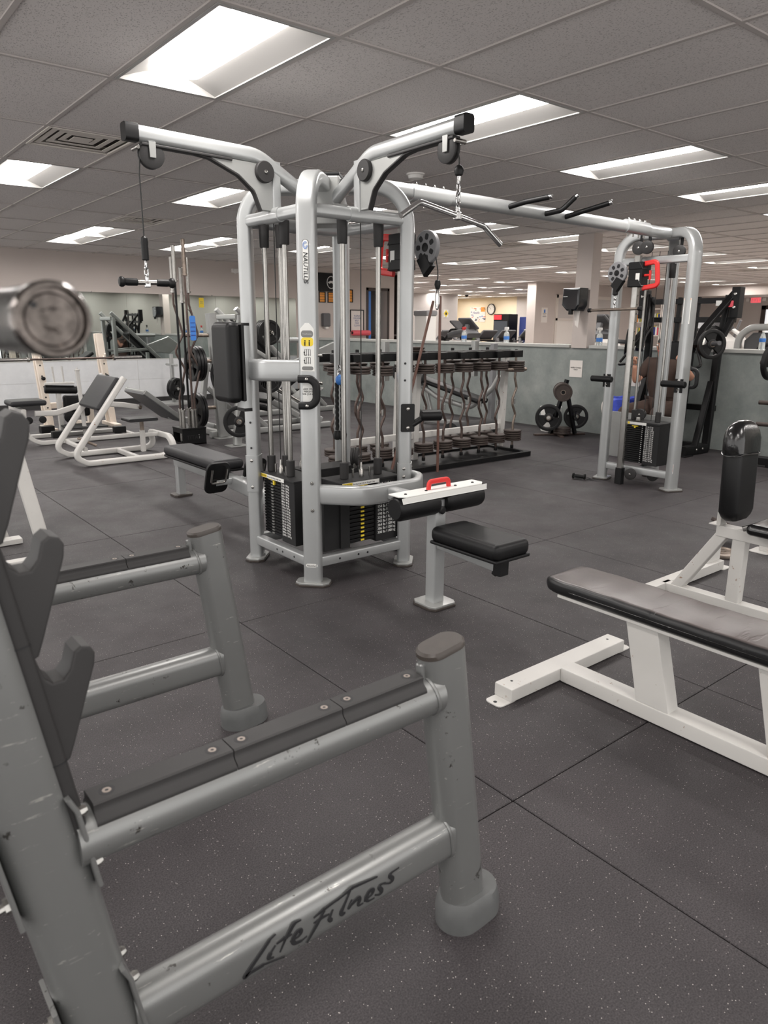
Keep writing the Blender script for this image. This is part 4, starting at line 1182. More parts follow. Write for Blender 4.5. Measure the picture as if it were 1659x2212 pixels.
# ================================================================== BENCHES ON THE RIGHT
fb = thing('flat_bench', 'white steel flat bench with a long creased dark vinyl pad', 'weight bench', (2.45, 1.25, 0))
ft = MB().pbox((2.075, 1.745, .004), (2.865, 1.84, .062), .006).build('foot_bar', 'white_paint', fb)
for s, x in ((-1, 2.075), (1, 2.865)):
    MB().prism(rrect(.11, .085, .02, 3), (x+s*.01, 1.792, 0), (1, 0, 0), (0, 1, 0), (0, 0, .006), .001).build('foot_flange', 'white_paint', ft)
    MB().lathe((x+s*.045, 1.792, .0062), (0, 0, 1), [(.008, 0), (.008, .0006)], 12).build('hole', 'ink', ft)
    MB().lathe((x-s*.06, 1.80, .0625), (0, 0, 1), [(.006, 0), (.006, .0006)], 12).build('hole', 'ink', ft)
MB().pbox((2.385, .1, .004), (2.475, 1.745, .068), .006).build('spine', 'white_paint', fb)
MB().prism([(1.245, .066), (1.385, .066), (1.462, .392), (1.325, .392)], (2.388, 0, 0), (0, 1, 0), (0, 0, 1), (.075, 0, 0), .006, 2).build('leg', 'white_paint', fb)
MB().prism([(.74, .066), (.88, .066), (.955, .392), (.815, .392)], (2.388, 0, 0), (0, 1, 0), (0, 0, 1), (.075, 0, 0), .006, 2).build('leg', 'white_paint', fb)
pb = MB(); pb.pbox((2.36, .35, .388), (2.58, 1.77, .402), .003); pb.build('pad_board', 'white_paint', fb)
# long pad: rounded ends, crowned top
bm = MB(); nx, ny = 10, 60
for layer in (0,):
    vs = []; fs = []
    secs = 14
    ysr = [(.30+(1.845-.30)*k/ny) for k in range(ny+1)]
    for k, y in enumerate(ysr):
        e = min((y-.30), (1.845-y)); t = min(1, e/.12)
        w = .135*(.72+.28*math.sqrt(max(0, 1-(1-t)**2))) ; hgt = .064*(.6+.4*math.sqrt(max(0, 1-(1-min(1, e/.05))**2)))
        for a, b in rrect(2*w, hgt, min(.022, hgt*.4), 4): vs.append((2.478+a, y, .435+b+(.0015*math.sin(y*9)+.0008*math.sin(y*41+a*30) if b > 0 else 0)))
    m_ = len(rrect(.2, .07, .03, 4))
    for k in range(ny):
        for q in range(m_): fs.append([k*m_+q, k*m_+(q+1) % m_, (k+1)*m_+(q+1) % m_, (k+1)*m_+q])
    fs.append(list(range(m_))[::-1]); fs.append([ny*m_+q for q in range(m_)])
    bm.add(vs, fs)
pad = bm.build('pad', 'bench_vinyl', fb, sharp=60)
sm = MB()
for sgn in (-1, 1):
    sm.tube([(2.478+sgn*.1355, y, .432) for y in [.45+.125*k for k in range(11)]], .0022, 6)
sm.build('seam', 'vinyl_shiny', pad)

sbn = thing('upright_bench', 'white steel bench with tall black padded back and patched shiny cover', 'weight bench', (3.77, 1.6, 0))
MB().pbox((3.735, .5, .004), (3.805, 2.08, .064), .005).build('spine', 'white_paint', sbn)
cb = MB().pbox((3.42, 2.05, .004), (4.42, 2.12, .064), .005).build('foot_bar', 'white_paint', sbn)
MB().prism(rrect(.1, .09, .02, 3), (4.45, 2.085, 0), (1, 0, 0), (0, 1, 0), (0, 0, .006), .001).build('foot_flange', 'white_paint', cb)
MB().prism([(4.25, .064), (4.42, .064), (4.42, .16)], (0, 2.082, 0), (1, 0, 0), (0, 0, 1), (0, .006, 0), .001).build('gusset', 'white_paint', cb)
MB().bar((3.77, 1.675, .06), (3.77, 1.675, .43), .06, .07, (0, 1, 0), .006).build('seat_post', 'white_paint', sbn)
MB().bar((3.77, 2.0, .05), (3.77, 1.755, .44), .06, .06, (1, 0, 0), .006).build('brace', 'white_paint', sbn)
MB().pbox((3.735, .9, .405), (3.805, 1.80, .465), .005).build('seat_tube', 'white_paint', sbn)
MB().pbox((3.73, 1.78, .463), (3.81, 1.84, .468), .001).build('back_plate', 'white_paint', sbn)
MB().pbox((3.735, 1.778, .46), (3.80, 1.803, .90), .005).build('back_post', 'white_paint', sbn)
bp = MB().sweep([(3.765, 1.715, .51), (3.765, 1.717, .53), (3.765, 1.722, .56), (3.765, 1.728, .75), (3.765, 1.735, .93), (3.765, 1.737, .97), (3.765, 1.738, 1.0), (3.765, 1.738, 1.015)], rrect(.245, .10, .045, 5), (0, 1, 0), scale=[.62, .85, 1, 1, 1, .9, .68, .4]).build('back_pad', 'vinyl', sbn)
MB().sweep([(3.765, 1.731, .862), (3.765, 1.732, .868), (3.765, 1.735, .935), (3.765, 1.738, .972), (3.765, 1.739, 1.0), (3.765, 1.739, 1.02), (3.765, 1.739, 1.03)], rrect(.258, .112, .05, 5), (0, 1, 0), scale=[.985, 1.0, 1, .91, .75, .52, .25]).build('pad_cover', 'vinyl_shiny', bp)
MB().tube([(3.765+a*1.01, 1.732+b*1.01, .862+.006*math.sin(6*a*10)) for a, b in rrect(.258, .112, .05, 5)], .004, 6, (0, 0, 1), closed=True).build('cover_hem', 'vinyl_shiny', bp)
MB().box((3.77, 1.40, .497), (.26, .42, .06), b=.028, seg=4).build('seat_pad', 'vinyl_shiny', sbn)
MB().bar((3.75, 1.66, .47), (3.75, 1.60, .50), .03, .03).build('seat_bracket', 'steel', sbn)
# iron plates and a bench foot on the floor behind it
t = thing('iron_plate', 'small bare iron weight plate lying on the floor behind the padded bench', 'weight plate', (4.70, 2.20, 0))
MB().lathe((4.72, 2.22, 0), (0, 0, 1), [(.028, .004), (.10, .004), (.112, .002), (.115, .014), (.112, .026), (.09, .028), (.084, .02), (.06, .02), (.05, .028), (.028, .028)], 36).build('disc', 'old_steel', t)
MB().lathe((4.72, 2.22, 0), (0, 0, 1), [(.03, .0), (.033, .031), (.028, .031)], 20, False).build('hub', 'old_steel', t)
t = thing('iron_plate', 'worn iron weight plate leaning in the shadow below the bench seat', 'weight plate', (5.0, 2.35, 0))
MB().lathe((5.02, 2.33, .11), (.35, -.2, .9), [(.028, 0), (.125, 0), (.13, .006), (.13, .024), (.125, .03), (.028, .03)], 36).build('disc', 'iron', t)
wb2 = thing('spare_bench', 'white painted bench of which only the foot shows beyond the padded bench', 'weight bench', (5.2, 1.9, 0))
MB().pbox((5.0, 2.0, .004), (5.08, 2.10, .11), .008).build('foot_bar', 'white_paint', wb2)
MB().pbox((5.0, 1.2, .03), (5.08, 2.0, .10), .006).build('spine', 'white_paint', wb2)
MB().prism(rrect(.15, .13, .02, 3), (5.02, 2.08, 0), (1, 0, 0), (0, 1, 0), (0, 0, .006), .001).build('foot_flange', 'white_paint', wb2)
MB().pbox((5.0, 1.2, .1), (5.08, 1.28, .4), .006).build('leg', 'white_paint', wb2)
MB().box((5.04, 1.35, .44), (.27, .9, .07), b=.03, seg=3).build('pad', 'vinyl', wb2)

# white bench beyond the rack, mostly hidden by it
lb2 = thing('incline_bench', 'white chipped steel bench frame seen between the squat rack hooks', 'weight bench', (.95, 5.0, 0))
MB().sweep([(1.155, 5.08, .0), (1.05, 5.10, .66)], rrect(.085, .06, .008), (0, 1, 0)).build('leg', 'white_paint', lb2)
MB().sweep([(.99, 5.52, .0), (.86, 5.40, .66)], rrect(.07, .06, .008), (0, 1, 0)).build('leg', 'white_paint', lb2)
MB().pbox((.80, 5.36, .002), (1.08, 5.46, .04), .006).build('foot_plate', 'white_paint', lb2)
MB().pbox((.35, 4.62, .05), (1.12, 4.69, .10), .006).build('base_bar', 'white_paint', lb2)
MB().pbox((.6, 4.64, .03), (.68, 5.5, .08), .006).build('base_bar', 'white_paint', lb2)
MB().pbox((.42, 5.06, .64), (1.05, 5.14, .70), .006).build('seat_tube', 'white_paint', lb2)
MB().box((.62, 5.1, .74), (.55, .3, .07), b=.03, seg=3).build('pad', 'vinyl', lb2)

# ================================================================== WEIGHT PLATES
def plate_mesh(mb, c, axis, r, th, grip=True, hole=.026):
    ax = V(axis).normalized(); c = V(c)
    u = ax.orthogonal().normalized(); w = ax.cross(u)
    if grip:
        mb.lathe(c, ax, [(r*.76, -th*.42), (r*.80, -th/2), (r*.96, -th/2), (r, -th*.4), (r, th*.4), (r*.96, th/2), (r*.80, th/2), (r*.76, th*.42), (r*.76, -th*.42)], 36, False)
        mb.lathe(c, ax, [(hole, -th*.5), (r*.26, -th*.5), (r*.34, -th*.36), (r*.34, th*.36), (r*.26, th*.5), (hole, th*.5), (hole, -th*.5)], 24, False)
        for k in range(3):
            a0 = 2*PI*k/3; pts = []
            n = 6
            for q in range(n+1):
                t = a0-.62+1.24*q/n; pts.append((r*.77*math.cos(t), r*.77*math.sin(t)))
            for q in range(n, -1, -1):
                t = a0-.85+1.7*q/n; pts.append((r*.33*math.cos(t), r*.33*math.sin(t)))
            mb.prism(pts, c-ax*th*.3, u, w, ax*th*.6, .001)
    else:
        mb.lathe(c, ax, [(hole, -th*.5), (r*.22, -th*.5), (r*.26, -th*.3), (r*.80, -th*.3), (r*.84, -th/2), (r*.97, -th/2), (r, -th*.4), (r, th*.4), (r*.97, th/2), (r*.84, th/2), (r*.80, th*.3), (r*.26, th*.3), (r*.22, th*.5), (hole, th*.5), (hole, -th*.5)], 32, False)
    return mb
def plate(c, axis, r, th, label, group=None, grip=True, m='rubber_plate', name='weight_plate'):
    t = thing(name, label, 'weight plate', c, 0, group)
    plate_mesh(MB(), c, axis, r, th, grip).build('disc', m, t)
    ax = V(axis).normalized()
    MB().lathe(V(c)-ax*(th/2+.001), ax, [(.026, 0), (.034, 0), (.034, th+.002), (.026, th+.002), (.026, 0)], 20, False).build('bushing', 'old_steel', t)
    return t

# ================================================================== MACHINES BY THE MIRROR WALL
# preacher-style bench
pc = thing('curl_bench', 'white tubular curl bench with slanted dark pad and small seat', 'weight bench', (2.8, 8.33, 0))
for y in (7.99, 8.68):
    MB().sweep(fillet([(2.80, y, .93), (2.20, y, .12), (2.34, y, .035), (3.18, y, .035)], [0, .16, .12, 0], 8), rrect(.06, .068, .014), (0, 1, 0)).build('side_frame', 'white_paint', pc)
    MB().sweep([(2.47, y, .50), (2.76, y, .895)], rrect(.03, .03, .004), (0, 1, 0)).build('edge_rail', 'black_plastic', pc)
MB().sweep(fillet([(3.16, 7.99, .035), (3.34, 8.02, .05), (3.30, 8.05, .24), (3.28, 8.62, .24), (3.34, 8.65, .05), (3.16, 8.68, .035)], .09, 6), rrect(.06, .068, .014), (0, 0, 1)).build('rear_loop', 'white_paint', pc)
rot = Matrix.Rotation(-math.atan2(.40, .30), 3, 'Y')
MB().box((2.63, 8.335, .76), (.42, .64, .06), rot=rot, b=.026, seg=3).build('arm_pad', 'vinyl_grey', pc)
MB().bar((2.33, 7.99, .19), (2.33, 8.68, .19), .04, .04).build('cross_bar', 'white_paint', pc)
MB().bar((2.9, 8.01, .035), (2.9, 8.66, .035), .05, .05).build('cross_bar', 'white_paint', pc)
sp = MB().bar((3.08, 8.33, .05), (3.08, 8.33, .30), .05, .05, (0, 1, 0)).build('seat_post', 'white_paint', pc)
MB().bar((3.08, 8.33, .28), (3.08, 8.33, .41), .038, .038, (0, 1, 0)).build('seat_slide', 'old_steel', sp)
MB().bar((3.28, 8.33, .24), (3.06, 8.33, .24), .045, .045).build('seat_arm', 'white_paint', pc)
MB().sweep([(3.06, 8.2, .43), (3.06, 8.46, .43)], rrect(.34, .035, .015, 3), (0, 0, 1)).build('seat_pad', 'vinyl_grey', pc)
for y in (8.14, 8.5): MB().cyl((2.37, y-.1, .26), (2.45, y-.14, .22), .014, 12, .003).build('bar_rest', 'old_steel', pc)

# leg extension machine
le = thing('leg_extension', 'white tubular leg extension machine with black seat behind the curl bench', 'leg machine', (2.8, 10.1, 0))
for y in (9.8, 10.45):
    MB().sweep(fillet([(2.16, y, .46), (2.14, y, .03), (3.62, y, .035)], .22, 8), rrect(.055, .055, .012), (0, 1, 0)).build('side_frame', 'white_paint', le)
MB().bar((2.16, 9.8, .44), (2.16, 10.45, .44), .05, .05).build('cross_bar', 'white_paint', le)
MB().bar((3.5, 9.8, .04), (3.5, 10.45, .04), .05, .05).build('cross_bar', 'white_paint', le)
MB().box((2.24, 10.02, .53), (.42, .40, .07), b=.03, seg=3).build('seat_pad', 'vinyl_grey', le)
MB().sweep(fillet([(2.30, 9.86, .40), (2.55, 9.86, .39), (2.95, 9.86, .50), (3.42, 9.86, .44), (3.62, 9.86, .40)], .15, 6), rrect(.05, .07, .014), (0, 0, 1)).build('lever_arm', 'white_paint', le)
MB().cyl((3.60, 9.86, .405), (3.66, 9.86, .39), .026, 14, .003).build('lever_sleeve', 'old_steel', le)
for x in (2.20, 2.36): MB().lathe((x, 9.765, .33), (0, -1, 0), [(.01, 0), (.04, 0), (.045, .006), (.045, .014), (.028, .018), (.01, .016)], 20).build('pivot_cap', 'black_plastic', le)
MB().bar((2.93, 10.0, .06), (2.90, 10.0, .90), .045, .045, (0, 1, 0)).build('post', 'white_paint', le)
MB().lathe((2.90, 10.0, .90), (0, 0, 1), [(.03, 0), (.034, .006), (.034, .018), (.012, .022), (.01, .045)], 12).build('post_cap', 'white_paint', le)
MB().bar((2.72, 10.3, .1), (2.72, 10.3, .66), .06, .06, (0, 1, 0)).build('roller_post', 'white_paint', le)
MB().cyl((2.55, 10.3, .66), (2.95, 10.25, .64), .055, 18, .012).build('shin_roller', 'vinyl', le)
MB().bar((2.56, 10.29, .73), (2.92, 10.25, .73), .06, .03).build('roller_plate', 'white_paint', le)
for x in (2.68, 2.80): MB().bar((x, 10.28, .73), (x-.01, 10.28, .95), .02, .03, (0, 1, 0)).build('horn', 'white_paint', le)
MB().box((2.95, 10.35, .42), (.34, .10, .30), b=.04, seg=3).build('knee_pad', 'vinyl', le)
MB().lathe((2.78, 10.1, .30), (0, -1, 0), [(.01, 0), (.07, 0), (.075, .012), (.075, .02), (.04, .03), (.01, .03)], 20).build('cam', 'black_plastic', le)
MB().box((2.95, 10.1, .17), (.5, .45, .02), b=.006).build('step', 'black_matte', le)
for x in (2.6, 3.4): MB().box((x, 10.05, .09), (.16, .1, .09), b=.01).build('foot_cap', 'black_plastic', le)

# bench press station with bar
bp_ = thing('bench_press', 'cream painted bench press stand with perforated uprights by the mirror', 'weight bench', (3.2, 11.5, 0))
for x in (2.78, 3.68):
    for dy, lean in ((0, .10), (.16, -.02)):
        p0, p1 = V((x+.04, 11.25+dy, .02)), V((x-.04, 11.25+dy+lean*.6, 1.36))
        u = MB().sweep([p0, p1], rrect(.095, .06, .006), (0, 1, 0)).build('upright', 'cream_paint', bp_)
        if dy == 0:
            for zz in (.30, .45, .60, .75, .9):
                q = p0+(p1-p0)*(zz/1.34)
                MB().cyl(q+V((0, -.031, 0)), q+V((0, -.034, 0)), .012, 10).build('hole', 'ink', u)
            q = p0+(p1-p0)*(.72/1.34)
            MB().lathe(q+V((0, -.03, 0)), (0, -1, 0), [(.012, 0), (.012, .04), (.028, .045), (.028, .065), (.02, .07)], 14).build('pin_knob', 'black_plastic', u)
            q = p0+(p1-p0)*(1.0/1.34)
            MB().sweep(fillet([q+V((0, -.03, 0)), q+V((0, -.11, -.03)), q+V((0, -.13, .05))], .03, 4), rrect(.04, .018, .004), (1, 0, 0)).build('bar_cradle', 'cream_paint', u)
    MB().pbox((x-.05, 10.9, .0), (x+.05, 11.5, .05), .005).build('base_tube', 'cream_paint', bp_)
MB().pbox((2.78, 11.28, .30), (3.68, 11.36, .38), .006).build('cross_bar', 'cream_paint', bp_)
MB().pbox((2.6, 10.88, .0), (2.78, 11.02, .10), .008).build('foot_cap', 'black_plastic', bp_)
mm_ = MB().prism(obround(.2, .05), (3.28, 11.275, .34), (1, 0, 0), (0, 0, 1), (0, -.004, 0)).build('maker_plate', 'black_plastic', bp_)
MB().pbox((3.21, 11.269, .335), (3.35, 11.271, .347)).build('maker_mark', 'ink_white', bp_)
MB().box((3.23, 10.98, .43), (.28, .7, .07), b=.03, seg=3).build('bench_pad', 'vinyl', bp_)
MB().pbox((3.19, 10.62, .05), (3.27, 11.3, .11), .005).build('spine', 'cream_paint', bp_)
MB().pbox((3.19, 10.66, .1), (3.27, 10.74, .40), .005).build('leg', 'cream_paint', bp_)
ob = thing('olympic_bar', 'long steel barbell lying across the cream bench press uprights', 'barbell', (3.2, 11.15, 1.01))
MB().cyl((2.58, 11.15, 1.01), (3.80, 11.15, 1.01), .014, 12).build('shaft', 'rust_steel', ob)
for s, x in ((-1, 2.58), (1, 3.80)):
    MB().lathe((x, 11.15, 1.01), (s, 0, 0), [(.014, -.03), (.036, -.03), (.036, 0), (.025, .001), (.025, .40), (.02, .405)], 20).build('sleeve', 'steel', ob)

# upright bar holder
bh = thing('bar_holder', 'black steel box holder standing on the floor full of upright bars', 'bar holder', (3.9, 8.87, 0))
hb = MB()
hb.pbox((3.74, 8.72, 0), (4.06, 8.73, .2)); hb.pbox((3.74, 9.01, 0), (4.06, 9.02, .2)); hb.pbox((3.74, 8.73, 0), (3.75, 9.01, .03)); hb.pbox((3.74, 8.73, .15), (3.75, 9.01, .2)); hb.pbox((4.05, 8.73, 0), (4.06, 9.01, .2))
hb.build('body', 'black_metal', bh)
MB().pbox((3.735, 8.715, .195), (4.065, 9.025, .215), .003).build('top_plate', 'black_metal', bh)
MB().pbox((3.74, 8.72, 0), (4.06, 9.02, .012)).build('base_plate', 'black_metal', bh)
text('TITAN', .075, (3.79, 8.719, .07), (1, 0, 0), (0, 0, 1), 'black_matte', bh, bold=.01, ext=.003)
MB().pbox((3.955, 8.717, .075), (3.965, 8.7195, .125)).build('label', 'label_white', bh)
def upright_bar(x, y, kind, H, label):
    t = thing('barbell', label, 'barbell', (x, y, .19), 0)
    mt = 'rust_steel' if kind == 'ez' else 'steel'
    s0 = MB().lathe((x, y, .02), (0, 0, 1), [(.02, 0), (.024, .005), (.024, .40), (.034, .402), (.034, .425), (.014, .43)], 18).build('sleeve', 'steel', t)
    MB().lathe((x, y, H), (0, 0, -1), [(.02, 0), (.024, .005), (.024, .40), (.034, .402), (.034, .425), (.014, .43)], 18).build('sleeve', 'steel' if kind != 'old' else 'old_steel', t)
    if kind == 'ez':
        z0, z1 = .44, H-.42; n = z1-z0
        pts = [(x, y, z0), (x, y, z0+.1*n), (x+.09, y-.02, z0+.35*n), (x-.02, y, z0+.5*n), (x+.09, y-.02, z0+.65*n), (x, y, z0+.9*n), (x, y, z1)]
        MB().tube(fillet(pts, .08, 5), .014, 10).build('shaft', 'rust_steel', t)
    else: MB().cyl((x, y, .44), (x, y, H-.42), .014, 12).build('shaft', 'rust_steel' if kind == 'old' else 'black_metal', t)
for x, y, k, H, l in ((3.80, 8.80, 'str', 2.42, 'straight barbell with dark shaft standing in the black holder'),
                      (3.93, 8.80, 'old', 2.50, 'tallest worn barbell standing in the black holder'),
                      (3.99, 8.86, 'ez', 2.30, 'rusty bent curl bar standing beside the tallest barbell in the holder'),
                      (3.82, 8.93, 'ez', 2.30, 'bent curl bar with bright sleeve standing at the back of the holder'),
                      (3.95, 8.96, 'str', 2.18, 'shorter chrome barbell standing at the rear of the black holder')):
    upright_bar(x, y, k, H, l)

tg = thing('hanging_tag', 'bright blue plastic tag hanging on the upright bars in the holder', 'tag', (3.93, 8.74, 1.25))
MB().prism(rrect(.075, .30, .02, 3), (3.97, 8.745, 1.45), (1, 0, 0), (0, 0, 1), (0, -.01, 0), .002).build('tag_body', 'blue', tg)
for k in range(4): MB().pbox((3.94, 8.7325, 1.36+.05*k), (4.0, 8.7345, 1.37+.05*k)).build('print_line', 'navy', tg)
MB().tube([(3.97, 8.742, 1.59), (3.955, 8.775, 1.66), (3.935, 8.80, 1.68)], .004, 6).build('cord', 'black_matte', tg)

# plate-loaded leg press
lp = thing('leg_press', 'silver plate-loaded leg press with inclined sled and foot plate', 'leg press', (4.9, 9.6, 0))
for y in (9.1, 9.75):
    MB().bar((4.55, y, .95), (6.1, y, .12), .07, .09, r=.015).build('sled_rail', 'silver2', lp)
    MB().cyl((4.6, y, 1.02), (6.05, y, .24), .022, 12).build('guide_rod', 'steel', lp)
    MB().bar((4.3, y, .05), (6.25, y, .05), .08, .08, r=.012).build('base_tube', 'silver2', lp)
    MB().bar((4.45, y, .05), (4.60, y, .95), .075, .075, (1, 0, 0), .012).build('upright', 'silver2', lp)
    MB().bar((5.2, y, .06), (4.6, y, .62), .06, .06, (0, 1, 0), .01).build('brace', 'silver2', lp)
MB().bar((4.45, 9.1, .05), (4.45, 9.75, .05), .08, .08).build('cross_tube', 'silver2', lp)
MB().bar((6.1, 9.1, .06), (6.1, 9.75, .06), .08, .08).build('cross_tube', 'silver2', lp)
sl_ = MB().bar((5.0, 9.1, .80), (5.0, 9.75, .80), .09, .09, r=.015).build('sled', 'silver2', lp)
MB().cyl((5.0, 8.62, .80), (5.0, 9.1, .80), .025, 14, .003).build('plate_horn', 'steel', sl_)
fp = MB(); rt = Matrix.Rotation(math.radians(38), 3, 'Y'); fp.box((3.87, 9.95, .40), (.66, .72, .05), rot=rt, b=.012)
fp.build('foot_plate', 'grey_dark', lp)
for y in (9.6, 10.3):
    MB().bar(V((3.87, y, .40))+rt @ V((-.33, 0, .02)), V((3.87, y, .40))+rt @ V((.34, 0, .02)), .05, .06, r=.008).build('foot_plate_rail', 'silver2', lp)
MB().bar(V((3.87, 9.6, .40))+rt @ V((-.31, 0, .02)), V((3.87, 10.3, .40))+rt @ V((-.31, 0, .02)), .05, .05).build('foot_plate_rail', 'silver2', lp)
MB().bar((4.08, 9.95, .24), (4.6, 9.6, .08), .09, .08, r=.012).build('foot_plate_arm', 'silver2', lp)
MB().box((5.55, 9.42, .62), (.75, .5, .08), rot=Matrix.Rotation(math.radians(-32), 3, 'Y'), b=.03, seg=3).build('back_pad', 'vinyl', lp)
MB().box((5.15, 9.42, .36), (.3, .5, .08), rot=Matrix.Rotation(math.radians(15), 3, 'Y'), b=.03, seg=3).build('seat_pad', 'vinyl', lp)
# horn post holding the plates next to the foot plate
hp_ = MB().bar((4.45, 9.04, .02), (4.36, 9.04, 1.64), .13, .10, (0, 1, 0), .03).build('plate_post', 'silver2', lp)
MB().pbox((4.33, 8.91, 0), (4.60, 9.17, .015), .002).build('foot_base', 'silver2', lp)
for z, x in ((1.36, 4.38), (1.03, 4.40), (.42, 4.43)):
    MB().cyl((x-.05, 9.04, z), (x-.42, 9.04, z), .024, 14, .003).build('plate_horn', 'old_steel', hp_)
MB().bar((4.38, 9.04, 1.5), (5.3, 9.3, 1.05), .06, .06, r=.012).build('stay', 'silver2', lp)
MB().bar((4.40, 9.04, 1.25), (5.0, 9.2, .80), .055, .055, r=.012).build('stay', 'silver2', lp)
for k in range(3): plate((4.16-.045*k, 9.04, 1.0), (1, 0, 0), .225, .042, 'big black plate packed on the upper horn of the leg press post', 'plates on the upper leg press horn')
for k in range(2): plate((4.14-.045*k, 9.04, .40), (1, 0, 0), .225, .042, 'big black plate on the low horn of the leg press post', 'plates on the low leg press horn')
for k in range(4): plate((5.0, 8.70+.05*k, .80), (0, 1, 0), .20, .044, 'black plate loaded on the leg press sled', 'plates loaded on the leg press sled')
# small silver support post with plate in front of it
hs = thing('plate_horn_stand', 'short silver floor post carrying one black grip plate behind the cable gym', 'plate stand', (4.27, 8.3, 0))
MB().pbox((4.15, 8.2, 0), (4.40, 8.40, .012), .002).build('foot_base', 'silver2', hs)
MB().bar((4.28, 8.3, .012), (4.36, 8.34, .60), .10, .10, (0, 1, 0), .03).build('post', 'silver2', hs)
MB().cyl((4.33, 8.34, .33), (4.19, 8.04, .33), .025, 14, .003).build('plate_horn', 'steel', hs)
plate((4.235, 8.135, .33), (.42, .9, 0), .195, .05, 'single black grip plate facing the room on the short silver post')
for k in range(4): plate((4.34-.04*k, 8.54, .86), (1, .15, 0), .21, .04, 'dark plate stored edge-on behind the padded gym arm', 'plates stored behind the gym arm')
hz = thing('plate_horn_stand', 'silver storage post with a horn of dark plates behind the padded gym arm', 'plate stand', (4.6, 8.6, 0))
MB().bar((4.60, 8.60, 0), (4.55, 8.58, 1.15), .09, .08, (0, 1, 0), .02).build('post', 'silver2', hz)
MB().cyl((4.53, 8.57, .86), (4.15, 8.52, .86), .024, 14, .003).build('plate_horn', 'steel', hz)

# second silver machine behind (diagonal tubes)
hk_ = thing('hack_squat', 'tall silver plate-loaded machine with diagonal tubes in front of the mirror', 'leg machine', (6.2, 11.2, 0))
for y in (10.9, 11.6):
    MB().bar((5.6, y, .05), (7.6, y, .05), .09, .09, r=.015).build('base_tube', 'silver2', hk_)
    MB().bar((7.4, y, .1), (5.7, y, 1.75), .07, .09, (0, 1, 0), .015).build('rail', 'silver2', hk_)
    MB().bar((5.75, y, .05), (5.75, y, 1.65), .08, .08, (1, 0, 0), .015).build('upright', 'silver2', hk_)
    MB().bar((5.75, y, .9), (6.5, y, .95), .06, .06, r=.01).build('brace', 'silver2', hk_)
MB().bar((5.72, 10.9, 1.62), (5.72, 11.6, 1.62), .08, .08, r=.015).build('cross_tube', 'silver2', hk_)
MB().bar((7.4, 10.9, .1), (7.4, 11.6, .1), .08, .08, r=.015).build('cross_tube', 'silver2', hk_)
MB().box((6.45, 11.25, 1.0), (.9, .35, .09), rot=Matrix.Rotation(math.radians(44), 3, 'Y'), b=.035, seg=3).build('back_pad', 'vinyl', hk_)
MB().cyl((6.1, 10.45, 1.38), (6.1, 10.9, 1.38), .025, 12, .003).build('plate_horn', 'steel', hk_)
MB().cyl((6.4, 11.0, 1.25), (7.0, 10.75, 1.25), .045, 14, .01).build('shoulder_roller', 'silver2', hk_)
MB().box((7.2, 11.25, .28), (.5, .6, .04), rot=Matrix.Rotation(math.radians(-30), 3, 'Y'), b=.01).build('foot_plate', 'silver2', hk_)
MB().prism([(0, .9), (.9, 1.22), (1.2, 1.0), (.9, .8)], (6.5, 10.6, 0), (1, 0, 0), (0, 0, 1), (0, .05, 0), .01).build('side_shroud', 'silver2', hk_)
for k in range(3): plate((6.1, 10.55+.05*k, 1.38), (0, 1, 0), .2, .042, 'black plate hanging on the tall diagonal-tube machine', 'plates on the diagonal-tube machine')
# plates on a small tree by the wall
wt = thing('plate_tree', 'small dark plate tree standing against the grey wall panel under the mirror', 'plate rack', (5.6, 13.6, 0))
MB().bar((5.7, 13.6, 0), (5.7, 13.6, .95), .06, .06, (0, 1, 0)).build('post', 'silver2', wt)
MB().pbox((5.4, 13.35, 0), (6.0, 13.85, .05), .006).build('base', 'silver2', wt)
for z in (.31, .75): MB().cyl((5.7, 13.35, z), (5.7, 13.85, z), .022, 12).build('plate_horn', 'silver2', wt)
for y, l in ((13.42, 'front black grip plate on the small tree by the wall panel'), (13.52, 'rear black grip plate on the small tree by the wall panel')):
    plate((5.7, y, .31), (-.45, 1, 0), .20, .05, l)

# ================================================================== CURL BAR RACK
er = thing('bar_rack', 'white and black floor rack hung with a row of fixed curl bars', 'bar rack', (5.6, 5.95, 0))
MB().pbox((4.1, 5.56, 0), (6.72, 5.62, .055), .004).build('base_front', 'black_metal', er)
MB().pbox((4.1, 6.22, 0), (6.95, 6.28, .055), .004).build('base_rear', 'black_metal', er)
MB().pbox((4.1, 5.62, .012), (6.72, 6.22, .03), .003).build('base_tray', 'black_metal', er)
for x in (4.15, 6.69): MB().pbox((x-.03, 5.62, .0), (x+.03, 6.22, .055), .004).build('base_end', 'black_metal', er)
for x in (4.35, 5.36, 6.78):
    for dy in (0, .14) if x == 5.36 else (0,):
        MB().bar((x-.02-dy, 6.10+dy, .03), (x-.02-dy, 6.06+dy, 1.15), .07, .07, (0, 1, 0), .006).build('post', 'white_paint', er)
MB().bar((4.35, 6.10, .30), (6.78, 6.10, .30), .05, .07).build('cross_bar', 'white_paint', er)
MB().pbox((4.0, 5.74, 1.145), (6.70, 5.80, 1.225), .004).build('front_rail', 'black_metal', er)
MB().pbox((4.0, 5.98, 1.145), (6.75, 6.06, 1.225), .004).build('rear_rail', 'black_metal', er)
xs_ = [6.74, 6.45, 6.16, 5.87, 5.58, 5.29, 5.00, 4.71, 4.42, 4.15]
for x in xs_[1:]:
    MB().pbox((x+.06, 5.70, 1.15), (x+.16, 5.745, 1.22), .004).build('notch_block', 'black_metal', er)
MB().cyl((6.55, 5.86, 1.0), (6.86, 5.82, 1.0), .022, 14, .003).build('stub_tube', 'old_steel', er)
for x, k in ((6.4, 1), (5.0, 1)):
    MB().bar((x+.12, 6.35, .9), (x+.12, 6.35, 1.32), .07, .07, (0, 1, 0), .008).build('rear_stub', 'silver2', er)
